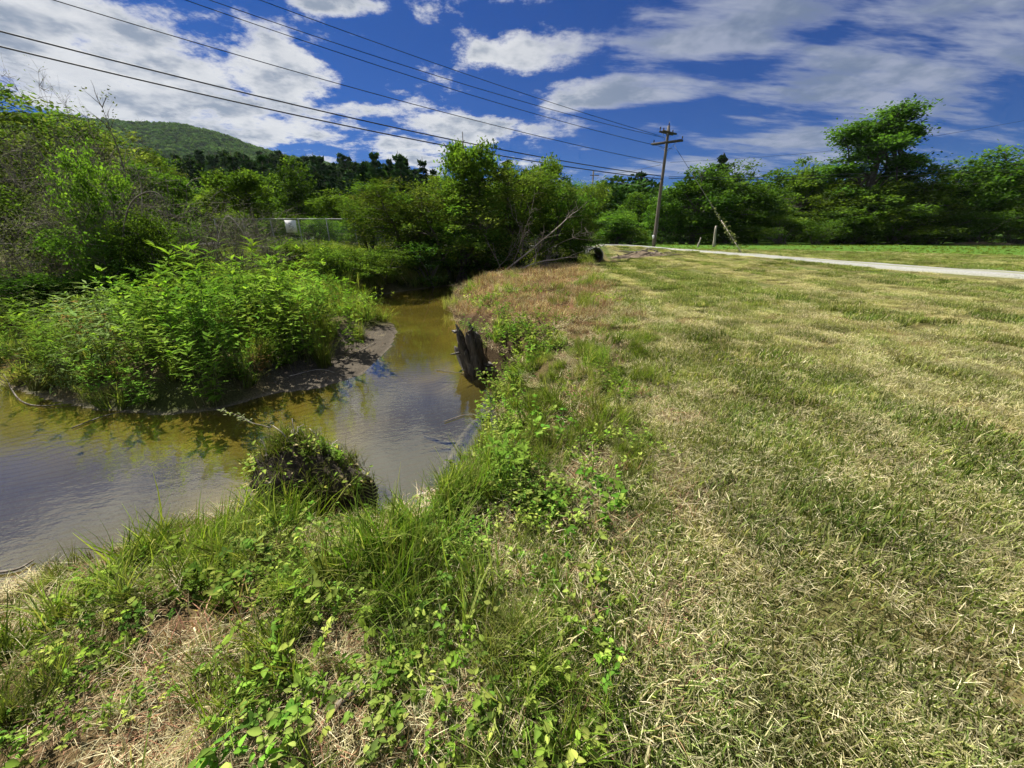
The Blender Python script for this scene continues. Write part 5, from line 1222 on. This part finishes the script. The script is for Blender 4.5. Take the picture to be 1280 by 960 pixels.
    for q in range(80):          # dead blades and roots trailing down the side
        a = rs.uniform(0, 6.28); p0 = clod(np.array([rs.uniform(.2, .65)]), np.array([a]))[0] * (1.03, 1.03, 1); e = p0 + np.array([math.cos(a) * rs.uniform(.0, .16), math.sin(a) * rs.uniform(.0, .14), -rs.uniform(.02, .25)]) + rs.normal(size=3) * .05; b.tube(curve_to(p0, e, rs, 5, .3), [.003, .0028, .002, .0015, .001], 3, np.array((.27, .22, .11)) * rs.uniform(.3, 1.1), False)
    link('grass_tuft', b.mesh('grass_tuft'), M['grass'], t)
    for k in range(9):           # leafy shoots standing out of the turf
        st, lf = herb_mesh(rs, rs.uniform(.12, .24), 3, .045, .5, [(.13, .22, .03), (.19, .26, .06)], .04, .2, None, .002, True); q = clod(np.array([rs.uniform(.45, .9)]), np.array([rs.uniform(0, 6.28) if k > 4 else rs.normal(.5, .5)]))[0]
        for o in (link('shoot_stems', st, M['stem'], t), link('shoot_leaves', lf, M['herb'], t)): o.location = [float(v) for v in q]
    for k in range(11):
        a = rs.uniform(0, 6.28); q = cover(1, .7)[0]; e = q + np.array([math.cos(a) * .12, math.sin(a) * .12, rs.uniform(.06, .2)]); b = MB(); b.tube(curve_to(q, e, rs, 5, .2), np.linspace(.006, .003, 5), 5); link('dead_stem', b.mesh('dead_stem'), M['pale_twig'], t)
    # pale leafed spray reaching over the water, left of the hummock
    p0 = np.array([-2.25, 3.2, -.10]); e = PY(285, 512, 3.55); t = thing('leafy_spray', 'twig of pale leaves reaching out over the water left of the hummock', 'twig', p0)
    s = curve_to((0, 0, 0), e - p0, rs, 9, .05); b = MB(); b.tube(s, np.linspace(.005, .002, 9), 5); link('stem', b.mesh('stem'), M['twig'], t)
    k = rs.integers(4, 9, 34); dv = rs.normal(size=(34, 3)); dv[:, 2] *= .5; b = MB(); Vv, F, C = leaves(s[k] + rs.normal(size=(34, 3)) * .012, np.tile([0, 0, 1.], (34, 1)), dv, rs.uniform(.03, .055, 34), rs.uniform(.016, .028, 34), np.tile([(.20, .24, .12)], (34, 1)) * rs.uniform(.8, 1.3, (34, 1)), rs); b.add(Vv, [F], C); link('leaves', b.mesh('leaves'), M['herb'], t)
    # small upright sprig right of the hummock, and a fern-like grass in the pool
    p0 = P(424, 592, WZ); t = thing('water_sprig', 'small leafy sprig rising from the water right of the hummock', 'plant', p0)
    st, lf = herb_mesh(rs, .28, 2, .045, .5, [(.12, .22, .03)], .02, .1, None, .003); link('stems', st, M['stem'], t); link('leaves', lf, M['herb'], t)
    p0 = P(470, 640, WZ); t = thing('sedge_plant', 'feathery sedge with long thin leaves in the shallow water by the near bank', 'plant', p0)
    b = MB(); zz = np.linspace(.05, .34, 9)
    for q in zz:
        for sgn in (-1, 1): b.tube([(0, 0, q), (sgn * .07, -.01, q + .05), (sgn * .13, -.02, q + .04)], [.003, .0025, .001], 3, (.16, .18, .07), False)
    b.tube([(0, 0, -.05), (0, 0, .2), (.01, 0, .4)], [.004, .003, .002], 4, (.16, .18, .07)); link('leaves', b.mesh('leaves'), M['grass'], t)
    # broad-leaved seedlings in the near weeds
    for k, (u, v, sc, lab) in enumerate(((520, 878, 1.0, 'bright seedling with a pair of round leaves at the bottom of the near bank'), (396, 850, 1.25, 'seedling with long toothed leaves beside the bare stick'), (545, 880, .7, 'yellow-green seedling next to the round-leaved one'), (318, 832, .8, 'small seedling left of the bare stick'), (690, 915, .8, 'yellowish seedling in the long grass at the bottom edge'), (600, 585, 2.2, 'dark lance-leaved plant on the bank edge above the sunken log'), (560, 825, .9, 'small light seedling in the combed grass'))):
        q = P(u, v, -.1)
        for _ in range(4): q = P(u, v, Hs(q[0], q[1]) + .05)
        q[2] = Hs(q[0], q[1]); t = thing('weed_seedling', lab, 'weed', q, rs.uniform(0, 6.28), 'single weeds on the near bank', sc)
        st, lf = herb_mesh(rs, .11, 3, .045, .55 if k != 5 else .2, [(.15, .26, .035), (.20, .30, .05)], .03, .15, None, .002, True); link('stems', st, M['stem'], t); link('leaves', lf, M['herb'], t)
build_wood()
def build_extras():
    rs = np.random.default_rng(91); var = [herb_mesh(rs, .42, 9, .085, .36, [(.13, .24, .03), (.18, .28, .04)], .12, .3, None, .003) for _ in range(3)]
    spots = ((606, 398, 'leafy weed drooping over the bank just above the stump'), (622, 414, 'leafy weed on the bank right of the stump top'), (628, 440, 'leafy weed on the bank right of the stump'), (640, 458, 'dark green weed on the bank below and right of the stump'), (650, 425, 'leafy weed set back on the bank behind the stump'), (590, 378, 'small weed on the bank edge beyond the stump'), (612, 372, 'leafy weed on the bank at the edge of the brown stems'), (668, 448, 'bushy weed above the dark inlet by the stump'), (612, 560, 'palm-like leafy weed on the bank edge above the sunken log'), (640, 585, 'light leafy weed in the rough grass of the near bank'), (610, 520, 'leafy weed hanging over the water below the stump'))
    for k, (u, v, lab) in enumerate(spots):
        q = P(u, v, -.2)
        for _ in range(5): q = P(u, v, Hs(q[0], q[1]) + .15)
        q[2] = Hs(q[0], q[1]) - .02; t = thing('bank_weed', lab, 'weed', q, rs.uniform(0, 6.28), 'leafy weeds on the right bank edge', rs.uniform(.7, 1.1)); st, lf = var[k % 3]
        link('stems', st, M['stem'], t); link('leaves', lf, M['herb'], t)
    a, b_ = PY(1180, 306, 54.5), PY(1268, 307, 54.5); n = 40; xs = np.linspace(a[0], b_[0], n); V = []
    for j, (w, h) in enumerate(((-.9, 0), (-.45, .28), (0, .40), (.5, .25), (1.0, 0))):
        V.append(np.stack([xs, np.full(n, 54.5 + w) + .25 * (fbm(xs * 1.1, xs * 0 + j, 3, 2) - .5), H(xs, np.full(n, 54.5)) - .05 + h * np.sin(np.linspace(0, np.pi, n)) ** .4 * (.7 + .6 * fbm(xs * 1.7, xs * 0 + j, 8, 2))], 1))
    V = np.concatenate(V); i = np.arange(4)[:, None] * n + np.arange(n - 1)[None]
    link('earth_bank', mk_mesh('earth_bank', V, [np.stack([i, i + 1, i + n + 1, i + n], -1).reshape(-1, 4)], None, True), solid_mat('tan_earth', (.34, .25, .15), (.20, .14, .08), 2.5, .95, .6), None, 'low bare tan strip of earth at the far edge of the field', 'earth bank')
build_extras()

# ------------------------------------------------------------------ air
def build_haze():
    g = bpy.data.objects['ground']; co = np.array([v.co for v in g.data.vertices]); lo, hi = co.min(0), co.max(0)
    b = MB(); a = np.array([lo[0] - 40, lo[1] - 40, -3.0]); e = np.array([hi[0] + 40, hi[1] + 40, 235.0])
    b.box((a + e) / 2, e - a); o = link('haze', b.mesh('haze'), None, kind='stuff'); o['label'] = 'thin summer haze over the valley'
    m = bpy.data.materials.new('summer_haze'); m.use_nodes = True; k = NT(m.node_tree); k.n.clear(); out = k.node('ShaderNodeOutputMaterial')
    v = k.node('ShaderNodeVolumePrincipled'); v.inputs['Color'].default_value = (.72, .86, 1, 1); v.inputs['Density'].default_value = .00005; v.inputs['Anisotropy'].default_value = .2
    k.l.new(v.outputs[0], out.inputs['Volume']); o.data.materials.append(m)
build_haze()
